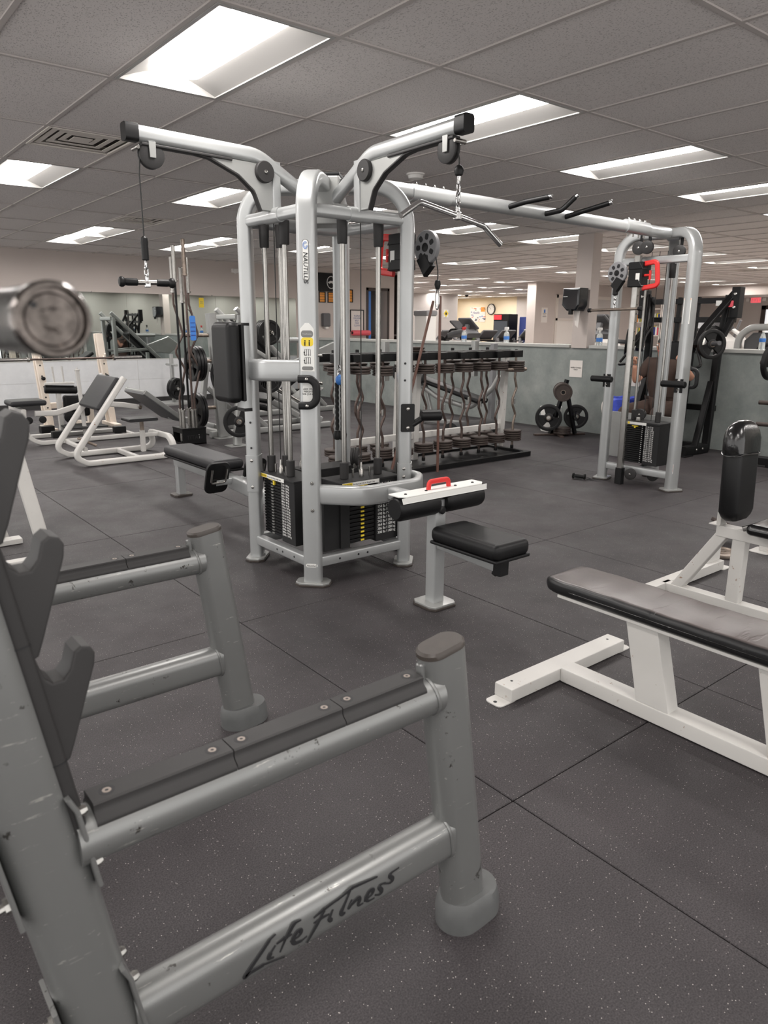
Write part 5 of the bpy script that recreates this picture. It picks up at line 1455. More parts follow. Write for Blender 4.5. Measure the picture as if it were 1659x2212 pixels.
def curl_bar(x, y, n, mirror, label, group, dz=0.):
    t = thing('curl_bar', label, 'curl bar', (x, y, .06), 0, group)
    z0, z1 = .10+dz, 1.16+dz
    s = -1 if mirror else 1
    pts = [(x, y, z0-.03), (x, y, .32+dz), (x, y, .36+dz), (x+s*.035, y, .46+dz), (x-s*.025, y, .58+dz), (x-s*.025, y, .66+dz), (x+s*.035, y, .78+dz), (x-s*.005, y, .90+dz), (x, y, .94+dz), (x, y, z1+.07)]
    MB().tube(fillet(pts, .05, 4), .0145, 10).build('shaft', 'rust_steel' if n != 5 else 'old_steel', t)
    MB().cyl((x, y, .62+dz-.03), (x, y, .62+dz+.03), .0001 if False else .015, 10).build('centre', 'steel', t)
    for base, sg in ((.16+dz, 1), (1.085+dz, -1)):
        for k in range(n):
            z = base+sg*k*.026
            MB().lathe((x, y, z), (0, 0, 1), [(.018, -.011), (.098, -.011), (.106, -.008), (.108, 0), (.106, .008), (.098, .011), (.018, .011)], 26).build('disc', 'iron', t)
    for z in (.07+dz, z1+.05): MB().lathe((x, y, z), (0, 0, 1), [(.018, -.02), (.02, -.015), (.02, .015), (.018, .02)], 12).build('end_nut', 'black_metal', t)
ns = [5, 4, 4, 4, 4, 4, 3, 4, 3, 3]
for i, x in enumerate(xs_):
    lab = 'fixed curl bar with rusty zigzag shaft hanging in the front row of the rack'
    if i == 0: lab = 'end curl bar with pale steel shaft and five discs on the rack'
    curl_bar(x, 5.88, ns[i], i % 2, lab, None if i == 0 else 'front row of hanging curl bars')
for i, x in enumerate((6.55, 6.26, 5.97, 4.90, 4.60, 4.30)):
    curl_bar(x, 6.17 if True else 0, 3, i % 2, 'fixed curl bar hanging in the rear row of the rack', 'rear row of hanging curl bars', .02)
t = thing('iron_plate', 'loose iron discs stacked on the top rail of the curl bar rack', 'weight plate', (5.12, 5.86, 1.225))
for k in range(2): MB().lathe((5.15, 5.90, 1.24+.027*k), (0, 0, 1), [(.018, -.012), (.105, -.012), (.115, 0), (.105, .012), (.018, .012)], 26).build('disc', 'iron', t)
MB().lathe((5.2, 5.5, .0), (0, 0, 1), [(.0, 0), (.001, .001)], 6).build('dust', 'iron', t) if False else None
# broom handles
def stick(a, b, label):
    a, b = V(a), V(b)
    tag(MB().sweep([a, a+(b-a)*.5, b-(b-a).normalized()*.01, b], circ(.0145, 12), (1, 0, 0), scale=[1, 1, 1, .7]).build('broom_stick', 'wood', loc=a), label, 'stick')
stick((5.15, 5.50, .0), (5.165, 5.535, 1.785), 'brown wooden stick standing upright against the curl bar rack rail')
stick((4.66, 5.66, .06), (5.215, 5.69, 1.74), 'brown wooden stick leaning at a slant on the curl bar rack')
# incline bench behind the rack
ib = thing('incline_bench', 'silver framed incline bench with dark pad between the bar rack and low wall', 'weight bench', (7.9, 8.0, 0))
MB().sweep(fillet([(7.6, 8.9, .75), (7.75, 8.3, .42), (7.9, 7.75, .30), (7.95, 7.35, .62), (7.97, 7.25, .80)], .2, 6), circ(.04, 12), (1, 0, 0)).build('curved_tube', 'silver2', ib)
MB().bar((7.7, 8.75, .72), (7.9, 7.5, .42), .28, .07, r=.03).build('back_pad', 'vinyl', ib)
MB().bar((7.6, 9.0, .06), (8.0, 7.2, .06), .06, .07, r=.01).build('base_tube', 'silver2', ib)
MB().bar((7.5, 7.5, .06), (8.4, 7.7, .06), .06, .07, r=.01).build('base_tube', 'silver2', ib)
MB().bar((7.75, 8.4, .06), (7.7, 8.55, .62), .05, .05, (1, 0, 0), .01).build('strut', 'silver2', ib)
MB().bar((8.15, 7.55, .05), (8.1, 7.5, 1.25), .07, .09, (1, 0, 0), .01).build('upright', 'grey_mid', ib)
for y, l in ((8.55, 'big black plate leaning behind the hanging curl bars'), (8.75, 'second black plate leaning behind the hanging curl bars')):
    plate((7.45, y, .80), (.5, .86, 0), .2, .045, l)
mt = thing('exercise_mat', 'black rolled exercise mat lying behind the curl bars', 'mat roll', (7.0, 6.75, 0))
MB().lathe((6.55, 6.75, .14), (1, .05, 0), [(.06, 0), (.14, 0), (.14, .75), (.06, .75)], 28).build('roll', 'black_matte', mt)
MB().lathe((6.549, 6.75, .14), (1, .05, 0), [(.03, 0), (.055, 0), (.055, .02)], 20).build('core', 'ink', mt)

# ================================================================== PLATE TREE BY THE LOW WALL
pt = thing('plate_tree', 'low black plate tree by the grey-green wall holding iron and rubber plates', 'plate rack', (8.35, 6.45, 0))
MB().bar((8.05, 6.62, .012), (8.72, 6.26, .012), .06, .024).build('base_bar', 'rust_steel', pt)
MB().bar((8.2, 6.25, .012), (8.5, 6.62, .012), .06, .023).build('base_bar', 'rust_steel', pt)
MB().sweep([(8.28, 6.52, .02), (8.40, 6.38, .78)], rrect(.06, .045, .006), (0, 1, 0)).build('post', 'black_metal', pt)
MB().sweep([(8.55, 6.30, .02), (8.40, 6.40, .72)], rrect(.05, .045, .006), (0, 1, 0)).build('post', 'black_metal', pt)
axn = V((-.75, -.66, 0)).normalized()
for (x, y, z) in ((8.36, 6.42, .62), (8.30, 6.50, .26), (8.50, 6.28, .26)):
    MB().cyl(V((x, y, z))+axn*.22, V((x, y, z))-axn*.22, .02, 12, .002).build('plate_horn', 'black_metal', pt)
    MB().cyl(V((x, y, z))+axn*.06+V((0, 0, 0)), V((x, y, z+.10))+axn*.06, .012, 8).build('horn_stop', 'black_metal', pt)
for k in range(5): plate(V((8.36, 6.42, .62))+axn*(.07+.034*k), axn, .125, .032, 'brown iron plate on the top horn of the low plate tree', 'iron plates on the tree top horn', False, 'iron')
plate(V((8.36, 6.42, .62))-axn*.10, axn, .12, .03, 'single brown iron plate on the rear of the tree top horn', None, False, 'iron')
for k in range(2): plate(V((8.26, 6.56, .26))+axn*(.10+.05*k), axn, .185, .045, 'black grip plate on the front low horn of the plate tree', 'grip plates on the front low horn')
plate(V((8.52, 6.27, .26))-axn*.08, axn, .17, .045, 'black grip plate on the side horn of the plate tree')
for k in range(3):
    t = thing('iron_plate', 'iron plate lying flat in a short stack under the plate tree', 'weight plate', (8.36, 6.40, .025+.03*k), 0, 'flat iron plates under the tree')
    MB().lathe((8.38, 6.40, .027+.03*k), (0, 0, 1), [(.02, 0), (.12, 0), (.125, .015), (.12, .028), (.02, .028)], 26).build('disc', 'iron', t)
bk = tag(MB().lathe((8.62, 6.80, 0), (0, 0, 1), [(.13, 0), (.135, .01), (.15, .34), (.16, .35), (.155, .36), (.14, .35), (.125, .02)], 26).build('bucket', 'plastic_white'), 'white plastic bucket standing behind the plate tree', 'bucket')

# ================================================================== BLACK SHOULDER PRESS MACHINE WITH A PERSON
bmx = thing('press_machine', 'black plate-loaded press machine by the low wall with a person seated', 'press machine', (8.5, 4.8, 0))
YM = 4.87
def bk_bar(a, b, w, h, up=(0, 0, 1), name='frame_tube'): return MB().bar(a, b, w, h, up, .008).build(name, 'black_metal', bmx)
for s in (-1, 1):
    y = YM+s*.46
    MB().sweep(fillet([(8.62, y, .03), (8.66, y, 1.30), (8.60, y-s*.02, 1.52), (8.38, y-s*.08, 1.40), (8.25, y-s*.12, 1.22)], .14, 6), rrect(.06, .09, .012), (0, 1, 0)).build('side_post', 'black_metal', bmx)
    MB().bar((8.62, y, .06), (8.14, y-s*.03, .06), .09, .11, r=.008).build('base_foot', 'black_metal', bmx)
    MB().pbox((8.06, y-s*.03-.09, 0), (8.24, y-s*.03+.09, .012), .002).build('floor_plate', 'black_metal', bmx)
    m = MB()
    for x in (8.32, 8.46): MB().lathe((x, y-.046, .07), (0, -1, 0), [(.016, 0), (.016, .008), (.01, .014)], 10).build('bolt', 'steel', bmx)
    bk_bar((8.36, y, .10), (8.62, y-s*.02, .86), .05, .07, (0, 1, 0), 'brace')
    bk_bar((8.66, y, 1.25), (8.70, y+s*.04, 1.86), .06, .07, (0, 1, 0), 'upper_post')
    # lever arm, horn and grip
    la = MB().sweep(fillet([(8.70, y+s*.10, 1.88), (8.40, y-s*.08, 1.46), (8.22, y-s*.04, 1.28)], .1, 5), rrect(.05, .085, .01), (0, 1, 0)).build('lever_arm', 'black_metal', bmx)
    MB().pbox((8.64, y+s*.14-.05, 1.60), (8.76, y+s*.14+.05, 1.95), .008).build('pivot_block', 'black_metal', bmx)
    MB().bar((8.70, y+s*.12, 1.62), (8.62, y+s*.06, 1.40), .05, .07, (0, 1, 0), .008).build('pivot_arm', 'black_metal', bmx)
    for z in (1.87, 1.72): MB().lathe((8.638, y+s*.14, z), (-1, 0, 0), [(.02, 0), (.02, .008), (.012, .014)], 10).build('bolt', 'steel', bmx)
    hx_, hy_ = 8.36, y+s*.02
    MB().cyl((hx_, hy_, 1.30), (hx_-.12, hy_+s*.20, 1.32), .026, 14, .003).build('plate_horn', 'grey_dark', la)
    pl_ax = V((-.5, s*.86, .06))
    plate(V((hx_, hy_, 1.30))+pl_ax.normalized()*.08, pl_ax, .17, .05, 'black grip plate loaded on the arm of the black press machine', 'plates on the press machine arms')
    MB().tube(fillet([(8.24, y-s*.04, 1.26), (8.16, y+s*.08, 1.06), (8.07, y+s*.03, 1.04), (8.05, y-s*.22 if s > 0 else y+.12, 1.07)], .05, 5), .017, 10).build('grip_tube', 'black_metal', la)
MB().pbox((8.66, YM-.60, 1.55), (8.74, YM+.60, 1.615), .006).build('cross_beam', 'black_metal', bmx)
MB().pbox((8.66, YM-.62, 1.77), (8.74, YM+.62, 1.835), .006).build('cross_beam', 'black_metal', bmx)
MB().pbox((8.66, YM-.48, .50), (8.74, YM+.48, .57), .006).build('cross_beam', 'black_metal', bmx)
for y in (YM-.12, YM+.12): bk_bar((8.62, y, .06), (8.72, y, 1.85), .045, .05, (0, 1, 0), 'back_post')
MB().pbox((8.62, YM-.48, 0.02), (8.70, YM+.48, .10), .006).build('rear_base', 'black_metal', bmx)
MB().box((8.50, YM, .93), (.07, .27, .80), rot=Matrix.Rotation(.10, 3, 'Y'), b=.03, seg=3).build('back_pad', 'vinyl', bmx)
MB().box((8.25, YM, .42), (.40, .32, .07), b=.03, seg=3).build('seat_pad', 'vinyl', bmx)
MB().bar((8.25, YM, .03), (8.25, YM, .39), .07, .07, (0, 1, 0)).build('seat_post', 'black_metal', bmx)
MB().bar((7.95, YM, .05), (8.65, YM, .05), .07, .07).build('spine', 'black_metal', bmx)
MB().pbox((8.635, YM-.45, 1.74), (8.64, YM-.38, 1.80)).build('warning_label', 'label_white', bmx)
MB().prism(rrect(.06, .07, .004), (8.66, 4.31, 1.76), (0, -1, 0), (0, 0, 1), (-.03, 0, 0)).build('red_label', 'pink', bmx)

def skin_fig(name, joints, edges, m, parent, sub=2, root=0):
    me = bpy.data.meshes.new(name)
    Mi = TM[parent].inverted()
    me.from_pydata([Mi @ V(j[:3]) for j in joints], edges, [])
    o = bpy.data.objects.new(name, me); col.objects.link(o); o.parent = parent; TM[o] = TM[parent]
    md = o.modifiers.new('skin', 'SKIN'); md.use_smooth_shade = True
    sv = me.skin_vertices[0].data
    for i, j in enumerate(joints):
        r = j[3]; sv[i].radius = (r, j[4] if len(j) > 4 else r); sv[i].use_root = (i == root)
    ss = o.modifiers.new('subd', 'SUBSURF'); ss.levels = sub; ss.render_levels = sub
    me.materials.append(MATS[m])
    return o
per = thing('person', 'seated person in brown shirt and trousers pressing the black machine handles', 'person', (8.25, YM, 0))
RS, LS = (8.27, YM+.19, 1.06), (8.27, YM-.19, 1.06)       # shoulders
RE, LE = (8.13, YM+.275, .83), (8.30, YM-.37, .90)        # elbows
RH, LH = (8.035, YM+.245, 1.05), (8.10, YM-.34, 1.08)     # wrists
body = [(8.31, YM, .55, .13, .14), (8.30, YM, .72, .125, .14), (8.28, YM, .92, .13, .15), (8.265, YM, 1.07, .075, .09), (8.25, YM, 1.14, .055), (8.235, YM, 1.20, .072, .07), (8.225, YM, 1.27, .088, .078), (8.235, YM, 1.345, .07, .06),
        (*RS, .065), (*RE, .046), (*RH, .033), (*LS, .065), (*LE, .046), (*LH, .033),
        (8.22, YM+.10, .52, .095), (7.93, YM+.29, .50, .068), (7.96, YM+.30, .12, .045), (8.22, YM-.10, .52, .095), (7.90, YM-.18, .50, .068), (7.93, YM-.20, .12, .045),
        (7.86, YM+.32, .045, .035), (7.83, YM-.22, .045, .035)]
edg = [(0, 1), (1, 2), (2, 3), (3, 4), (4, 5), (5, 6), (6, 7), (2, 8), (8, 9), (9, 10), (2, 11), (11, 12), (12, 13), (0, 14), (14, 15), (15, 16), (16, 20), (0, 17), (17, 18), (18, 19), (19, 21)]
slim = [j[:3]+tuple(r*(.72 if i in (0, 1, 14, 15, 17, 18) else .9 if i == 2 else 1) for r in j[3:]) for i, j in enumerate(body)]
skin_fig('body', slim, edg, 'skin', per)
def grow(ids, k): return [tuple(body[i][:3]) + tuple(r+k for r in body[i][3:]) for i in ids]
sj = grow([0, 1, 2, 3, 8, 11], .022)
mid = lambda a, b, t: tuple(a[q]+(b[q]-a[q])*t for q in range(3))
sj += [(*mid(RS, RE, .75), .066), (*mid(LS, LE, .75), .066)]
skin_fig('shirt', sj, [(0, 1), (1, 2), (2, 3), (2, 4), (2, 5), (4, 6), (5, 7)], 'cloth_brown', per)
tj = grow([0, 14, 15, 16, 17, 18, 19], .02)
skin_fig('trousers', tj, [(0, 1), (1, 2), (2, 3), (0, 4), (4, 5), (5, 6)], 'cloth_brown', per)
# hands closed round the grips: palm and five bent fingers each
for (hx, hy, hz), s in ((RH, 1), (LH, -1)):
    d = V((-.25, -s*.15, .95)).normalized()
    p0 = V((hx, hy, hz)); palm = p0+d*.05
    hj = [(*p0, .028, .028), (*(p0+d*.045), .026, .034), (*(p0+d*.075), .022, .036)]
    he = [(0, 1), (1, 2)]
    for q in range(4):
        off = V((0, s*(.03-.02*q), 0))
        a = p0+d*.085+off; b = a+V((-.035, 0, .012)); c = b+V((-.018, 0, -.03)); e = c+V((.018, 0, -.016))
        L = [1, 1.08, 1.03, .85][q]
        i = len(hj)
        hj += [(*a, .0105), (*(a+(b-a)*L), .0098), (*c, .009), (*e, .008)]
        he += [(2, i), (i, i+1), (i+1, i+2), (i+2, i+3)]
    i = len(hj)
    a = p0+d*.035+V((-.015, -s*.03, 0)); b = a+V((-.025, -s*.008, .022)); c = b+V((-.018, s*.012, .014))
    hj += [(*a, .0125), (*b, .011), (*c, .009)]
    he += [(1, i), (i, i+1), (i+1, i+2)]
    skin_fig('hand', hj, he, 'skin', per, 1)
# face details
f0 = V((8.145, YM, 1.27))
hd_ = MB()
for s in (-1, 1):
    MB().ball((8.150, YM+s*.032, 1.283), .013, 12).build('eye', 'plastic_white', per)
    MB().ball((8.139, YM+s*.032, 1.283), .006, 10).build('iris', 'brown_dark', per)
    MB().ball((8.235, YM+s*.078, 1.265), .022, 10, (.8, .5, 1.3)).build('ear', 'skin', per)
    MB().ball((7.80, YM+(.33 if s > 0 else -.23), .05), .055, 12, (1.9, .8, .85)).build('shoe', 'black_plastic', per)
MB().ball((8.138, YM, 1.258), .016, 10, (1.1, .8, 1.5)).build('nose', 'skin', per)
MB().ball((8.150, YM, 1.215), .02, 10, (.5, 1.2, .3)).build('mouth', 'pink', per)
MB().ball((8.245, YM, 1.325), .082, 16, (1, .93, .62)).build('hair', 'brown_dark', per)

# blue bin bag and white bag by the wall
bn = thing('waste_bin', 'bin lined with a bright blue bag standing by the low wall', 'bin', (8.62, 5.62, 0))
MB().lathe((8.62, 5.62, 0), (0, 0, 1), [(.16, 0), (.165, .01), (.19, .50), (.18, .50), (.15, .02)], 24).build('bin', 'plastic_white', bn)
g = MB().lathe((8.62, 5.62, .22), (0, 0, 1), [(.196, 0), (.205, .1), (.21, .26), (.222, .34), (.20, .365), (.17, .35), (.15, .2)], 26, False)
for i, p in enumerate(g.v): g.v[i] = p + V((random.uniform(-.008, .008), random.uniform(-.008, .008), random.uniform(-.01, .01)))
g.build('bag', 'blue_bag', bn)
wbg = tag(MB().ball((8.872, 6.02, .40), .09, 14, (.8, 1, 1.5)).build('towel_bundle', 'paper'), 'white towel bundle hanging on the low wall beside the blue bin', 'towel')

# right edge: black weight rack with pegs
rr = thing('weight_rack', 'black storage rack with horizontal pegs at the low wall', 'plate rack', (8.3, 3.3, 0))
MB().pbox((8.2, 3.0, 0), (8.75, 3.5, .09), .006).build('base', 'black_metal', rr)
MB().pbox((8.2, 2.6, .02), (8.28, 3.62, .10), .006).build('base_rail', 'black_metal', rr)
MB().bar((8.4, 3.25, .08), (8.4, 3.25, 1.3), .07, .07, (0, 1, 0)).build('post', 'black_metal', rr)
for z in (.70, .465, 1.13): MB().cyl((8.28, 3.25, z), (8.22, 3.66 if z < 1 else 3.7, z), .024, 12, .003).build('peg', 'iron', rr)
plate((8.23, 3.58, 1.13), (.1, 1, 0), .19, .05, 'black grip plate on the top peg of the storage rack')

# ================================================================== THINGS ON WALLS, PILLAR AND LEDGE
td = thing('towel_dispenser', 'shiny black centre-pull paper towel dispenser on the pillar', 'towel dispenser', (8.8, 6.63, 1.72))
MB().prism([(-.15, .08), (-.14, .31), (.15, .31), (.15, .08), (.10, .0), (-.06, .0)], (8.90, 6.635, 1.71), (0, -1, 0), (0, 0, 1), (-.22, 0, 0), .03, 3).build('body', 'dispenser_black', td)
MB().pbox((8.675, 6.60, 1.66), (8.73, 6.65, 1.73), .006).build('nozzle', 'black_plastic', td)
MB().pbox((8.677, 6.75, 1.90), (8.681, 6.68, 1.907)).build('maker_mark', 'ink_white', td)
MB().prism([(-.05, 0), (.05, 0), (.035, -.24), (-.02, -.20)], (8.78, 6.58, 1.72), (0, -1, 0), (0, 0, 1), (.012, .006, 0)).build('paper_tail', 'paper', td)
def sign(name, label, cat, c, w, h, nrm, lines, size, m='paper', frame=None, ink='ink', band=None, align='CENTER'):
    nrm = V(nrm); xd = V((0, 0, 1)).cross(nrm).normalized()
    t = thing(name, label, cat, c)
    c = V(c)
    MB().prism(rrect(w, h, .002, 1), c, xd, (0, 0, 1), nrm*.006).build('sheet', m, t)
    if frame:
        fw = .02
        for sx in (-1, 1): MB().prism(rrect(fw, h+2*fw, .001, 1), c+xd*(sx*(w/2+fw/2)), xd, (0, 0, 1), nrm*.02).build('frame_rail', frame, t)
        for sz in (-1, 1): MB().prism(rrect(w, fw, .001, 1), c+V((0, 0, sz*(h/2+fw/2))), xd, (0, 0, 1), nrm*.02).build('frame_rail', frame, t)
    if band: MB().prism(rrect(band[2], band[3], .002, 1), c+xd*band[0]+V((0, 0, band[1])), xd, (0, 0, 1), nrm*.0072).build('print_patch', band[4], t)
    if isinstance(lines, int):      # print too small to read: rows of ink
        for k in range(lines):
            MB().prism(rrect(w*(.62-.12*(k % 2)), h*.035, .001, 1), c+V((0, 0, h*(.12-.11*k))), xd, (0, 0, 1), nrm*.0068).build('print_line', 'label_grey', t)
    elif lines:
        n = lines.count('\n')+1
        text(lines, size, c+nrm*.0075+V((0, 0, (n-1)*size*.5-size*.3)), xd, (0, 0, 1), ink, t, align=align)
    return t
sign('notice', 'white notice on the low wall above the plate tree', 'sign', (8.949, 6.65, .90), .22, .24, (-1, 0, 0), 'PAPER TOWELS\nONLY', .027)
sign('notice', 'white paper taped to the low wall above the blue bin', 'sign', (8.949, 5.62, .80), .26, .18, (-1, 0, 0), 3, .02)
sign('notice', 'white sheet with a small blue print on the wall stub', 'sign', (17.42, 14.199, 1.83), .26, .42, (0, -1, 0), 3, .03, band=(0, .11, .07, .09, 'blue'))
def spray(x, y, label, trig, z=1.24, m='clear_plastic'):
    t = thing('spray_bottle', label, 'spray bottle', (x, y, z))
    MB().lathe((x, y, z), (0, 0, 1), [(.042, 0), (.045, .006), (.045, .13), (.038, .155), (.018, .18), (.016, .195)], 20).build('bottle', m, t)
    MB().lathe((x, y, z), (0, 0, 1), [(.0456, .05), (.0458, .052), (.0458, .10), (.0456, .102)], 20, False).build('label', 'blue', t)
    MB().box((x, y, z+.225), (.03, .07, .04), b=.008).build('trigger_head', trig, t)
    MB().box((x, y+.04, z+.215), (.014, .012, .05), b=.003).build('trigger', trig, t)
    MB().cyl((x, y, z+.19), (x, y, z+.215), .017, 14).build('collar', trig, t)
spray(9.03, 9.06, 'spray bottle with red trigger on the low wall ledge', 'red')
spray(9.03, 8.10, 'clear spray bottle with white trigger on the ledge above the bar rack', 'plastic_white')
spray(9.05, 6.36, 'spray bottle with white trigger on the ledge beside the pillar', 'plastic_white')
spray(9.08, 4.95, 'spray bottle with dark trigger on the ledge behind the press machine', 'black_plastic')
wbt = thing('water_bottle', 'clear plastic water bottle with blue label on the ledge', 'water bottle', (9.0, 4.06, 1.24))
MB().lathe((9.0, 4.06, 1.24), (0, 0, 1), [(.032, 0), (.036, .005), (.036, .07), (.033, .08), (.036, .09), (.036, .13), (.02, .18), (.013, .19), (.013, .205)], 18).build('bottle', 'clear_plastic', wbt)
MB().lathe((9.0, 4.06, 1.24), (0, 0, 1), [(.0366, .09), (.037, .092), (.037, .128), (.0366, .13)], 18, False).build('label', 'blue', wbt)
MB().cyl((9.0, 4.06, 1.445), (9.0, 4.06, 1.46), .015, 14).build('cap', 'plastic_white', wbt)

# on the back wall
em_ = thing('emergency_light', 'white twin emergency light on the wall above the mirror', 'emergency light', (7.47, 14.19, 2.58))
MB().pbox((7.36, 14.12, 2.54), (7.60, 14.199, 2.62), .012).build('housing', 'plastic_white', em_)
for x in (7.40, 7.55): MB().lathe((x, 14.12, 2.57), (0, -1, -.2), [(.035, 0), (.045, .03), (.04, .034)], 18).build('lamp_head', 'plastic_white', em_)
sign('notice', 'yellow caution notice on the wall above the mirror', 'sign', (6.66, 14.19, 1.93), .10, .19, (0, -1, 0), 3, .05, 'yellow')
tvt = thing('wall_television', 'dark wall television with a white ring logo past the mirror', 'television', (9.62, 14.1, 2.26))
MB().pbox((9.35, 14.12, 2.25), (10.0, 14.18, 2.64), .008).build('screen', 'black_metal', tvt)
cpt = V((9.80, 14.117, 2.44))
MB().tube([cpt+V((.11*math.cos(a), 0, .13*math.sin(a))) for a in [2*PI*k/28 for k in range(28)]], .008, 6, (0, 1, 0), closed=True).build('ring_logo', 'ink_white', tvt)
MB().prism([(-.09, .0), (-.02, .035), (.06, .03), (.09, .05), (.05, 0), (.07, -.04), (.0, -.01), (-.05, -.03)], cpt, (1, 0, 0), (0, 0, 1), (0, -.004, 0)).build('figure_logo', 'ink_white', tvt)
for x, z, l in ((9.60, 2.12, 'orange framed chart on the wall under the television'), (9.84, 2.12, 'orange framed chart beside the one under the television'), (10.29, 2.165, 'larger orange framed chart on the wall beside the doorway')):
    w = .30 if x > 10 else .14
    t = sign('framed_chart', l, 'picture', (x, 14.199, z), w, .25 if x > 10 else .2, (0, -1, 0), None, .02, 'orange', 'ink')
    for k in range(3): MB().pbox((x-w/2, 14.1905, z-.06+.06*k), (x+w/2, 14.1915, z-.052+.06*k)).build('print_line', 'brown_dark', t)
sign('framed_sign', 'black framed white sign on the wall left of the doorway', 'sign', (10.58, 14.199, 1.61), .36, .46, (0, -1, 0), 'PLEASE\nDELIVER\nBEST\nFEED\nCLEAN', .055, frame='ink', ink='navy')
t = thing('towel_dispenser', 'dark grey soap dispenser on the back wall under the orange charts', 'dispenser', (9.66, 14.1, 1.46))
MB().pbox((9.56, 14.08, 1.47), (9.76, 14.199, 1.77), .03).build('body', 'grey_dark', t)
MB().pbox((9.63, 14.09, 1.43), (9.70, 14.17, 1.47), .005).build('nozzle', 'plastic_white', t)
fo = thing('foam_roller', 'pink foam roller hanging on a peg on the back wall', 'foam roller', (10.62, 14.05, 1.3))
MB().lathe((10.36, 14.08, 1.335), (1, 0, 0), [(.03, 0), (.055, 0), (.06, .01), (.06, .50), (.055, .51), (.03, .51)], 18).build('roller', 'pink', fo)
MB().lathe((10.355, 14.08, 1.335), (1, 0, 0), [(.0, 0), (.032, .001), (.032, .52), (.0, .521)], 14, False).build('core', 'black_plastic', fo)
dk = thing('stability_ball', 'dark exercise ball resting on a shelf in the doorway', 'exercise ball', (11.0, 14.6, 1.3))
MB().ball((11.08, 14.75, 1.55), .26, 20).build('ball', 'black_matte', dk)
MB().pbox((10.7, 14.5, 1.25), (12.2, 15.1, 1.29)).build('shelf', 'brown_dark', dk)

# ================================================================== FAR HALL
def treadmill(x, y, rz, label, group=None):
    t = thing('treadmill', label, 'treadmill', (x, y, 0), rz, group); L = local((x, y, 0), rz)
    MB(L).box((-.55, 0, .10), (1.7, .78, .20), b=.03).build('deck', 'grey_mid', t)
    MB(L).box((-.6, 0, .215), (1.45, .5, .012)).build('belt', 'black_matte', t)
    MB(L).box((.42, 0, .30), (.42, .8, .24), b=.06, seg=3).build('motor_cover', 'grey_mid', t)
    for s in (-1, 1):
        MB(L).sweep(fillet([(.35, s*.40, .2), (.22, s*.40, 1.02), (.18, s*.38, 1.12)], .1), rrect(.09, .05, .012), (0, 1, 0)).build('upright', 'grey_mid', t)
        MB(L).tube(fillet([(.2, s*.38, 1.05), (-.35, s*.38, .98), (-.42, s*.38, .85)], .06), .022, 10).build('handrail', 'black_plastic', t)
    R_ = Matrix.Rotation(-.75, 3, 'Y')
    c = MB(L).box((.20, 0, 1.24), (.40, .66, .07), rot=R_, b=.025, seg=3).build('console', 'grey_dark', t)
    MB(L).box((.175, 0, 1.265), (.26, .42, .02), rot=R_, b=.004).build('screen', 'screen', c)
    MB(L).box((.1, 0, 1.06), (.16, .62, .05), b=.02).build('tray', 'black_plastic', t)
    return t
T0 = treadmill(16.0, 17.0, -PI/2, 'grey treadmill console beside the grey wall notices in the far hall')
for x, y, l in ((16.9, 17.0, 'dark treadmill console below the colourful poster in the far hall'), (17.8, 17.0, 'tall grey treadmill console under the wall clock'),
                (18.7, 17.0, 'treadmill between the wall clock and the drinks cooler'), (19.8, 17.0, 'treadmill in front of the blue vending machine')):
    copy_tree(T0, local((x, y, 0), -PI/2), l)
def cardio(x, y, rz, label, z=1.34, w=.56, emblem=False):
    t = thing('cardio_machine', label, 'cardio machine', (x, y, 0), rz); L = local((x, y, 0), rz)
    MB(L).box((0, 0, z/2-.05), (.30, w, z-.14), b=.02).build('shroud', 'plastic_white', t)
    MB(L).sweep(fillet([(0, -w/2-.02, z-.02), (0, -w*.2, z+.06), (0, w*.2, z+.03), (0, w/2+.02, z-.02)], .1), rrect(.36, .10, .03), (0, 0, 1)).build('top_cover', 'grey_dark', t)
    MB(L).box((.25, 0, .12), (.9, w*.9, .16), b=.03).build('base', 'grey_mid', t)
    MB(L).tube(fillet([(.2, w*.4, .3), (.12, w*.4, z+.05), (.22, w*.35, z+.28)], .08), .02, 10).build('arm', 'black_plastic', t)
    R_ = Matrix.Rotation(.7, 3, 'Y')
    c = MB(L).box((.12, 0, z+.22), (.34, .40, .05), rot=R_, b=.02, seg=3).build('console', 'grey_dark', t)
    MB(L).bar((.05, 0, z), (.10, 0, z+.2), .06, .1, (0, 1, 0)).build('console_neck', 'grey_mid', t)
    if emblem:
        c0 = L @ V((-.152, 0, .98))
        MB().tube([c0+V((0, .035*math.cos(a), .05*math.sin(a))) for a in [2*PI*k/18 for k in range(18)]], .005, 6, (1, 0, 0), closed=True).build('ring_emblem', 'navy', t)
    return t
cardio(11.2, 11.25, -.1, 'white fronted cardio machine behind the red trigger spray bottle', 1.33, .62)
cardio(10.6, 7.55, -.2, 'white fronted cardio machine with dark top beside the pillar', 1.36, .34, True)
cardio(12.6, 8.9, .1, 'white cardio machine half hidden behind the pillar', 1.4, .4)
wt_ = thing('weight_machine', 'tall white weight stack cabinet beyond the low wall', 'weight machine', (11.4, 12.75, 0))
MB().pbox((11.3, 12.55, 0), (11.6, 12.95, 1.72), .01).build('cabinet', 'plastic_white', wt_)
MB().pbox((11.28, 12.52, 1.72), (11.62, 12.98, 1.84), .03).build('top_cover', 'grey_mid', wt_)
MB().pbox((11.6, 12.6, 0), (12.4, 12.9, .1), .01).build('base', 'grey_mid', wt_)
el = thing('upright_bike', 'grey exercise bike with angled console beside the white cabinet', 'exercise bike', (12.2, 12.6, 0))
MB().sweep(fillet([(12.6, 12.2, .1), (12.5, 12.3, .9), (12.2, 12.6, 1.25)], .15), circ(.035, 10)).build('stem', 'grey_mid', el)
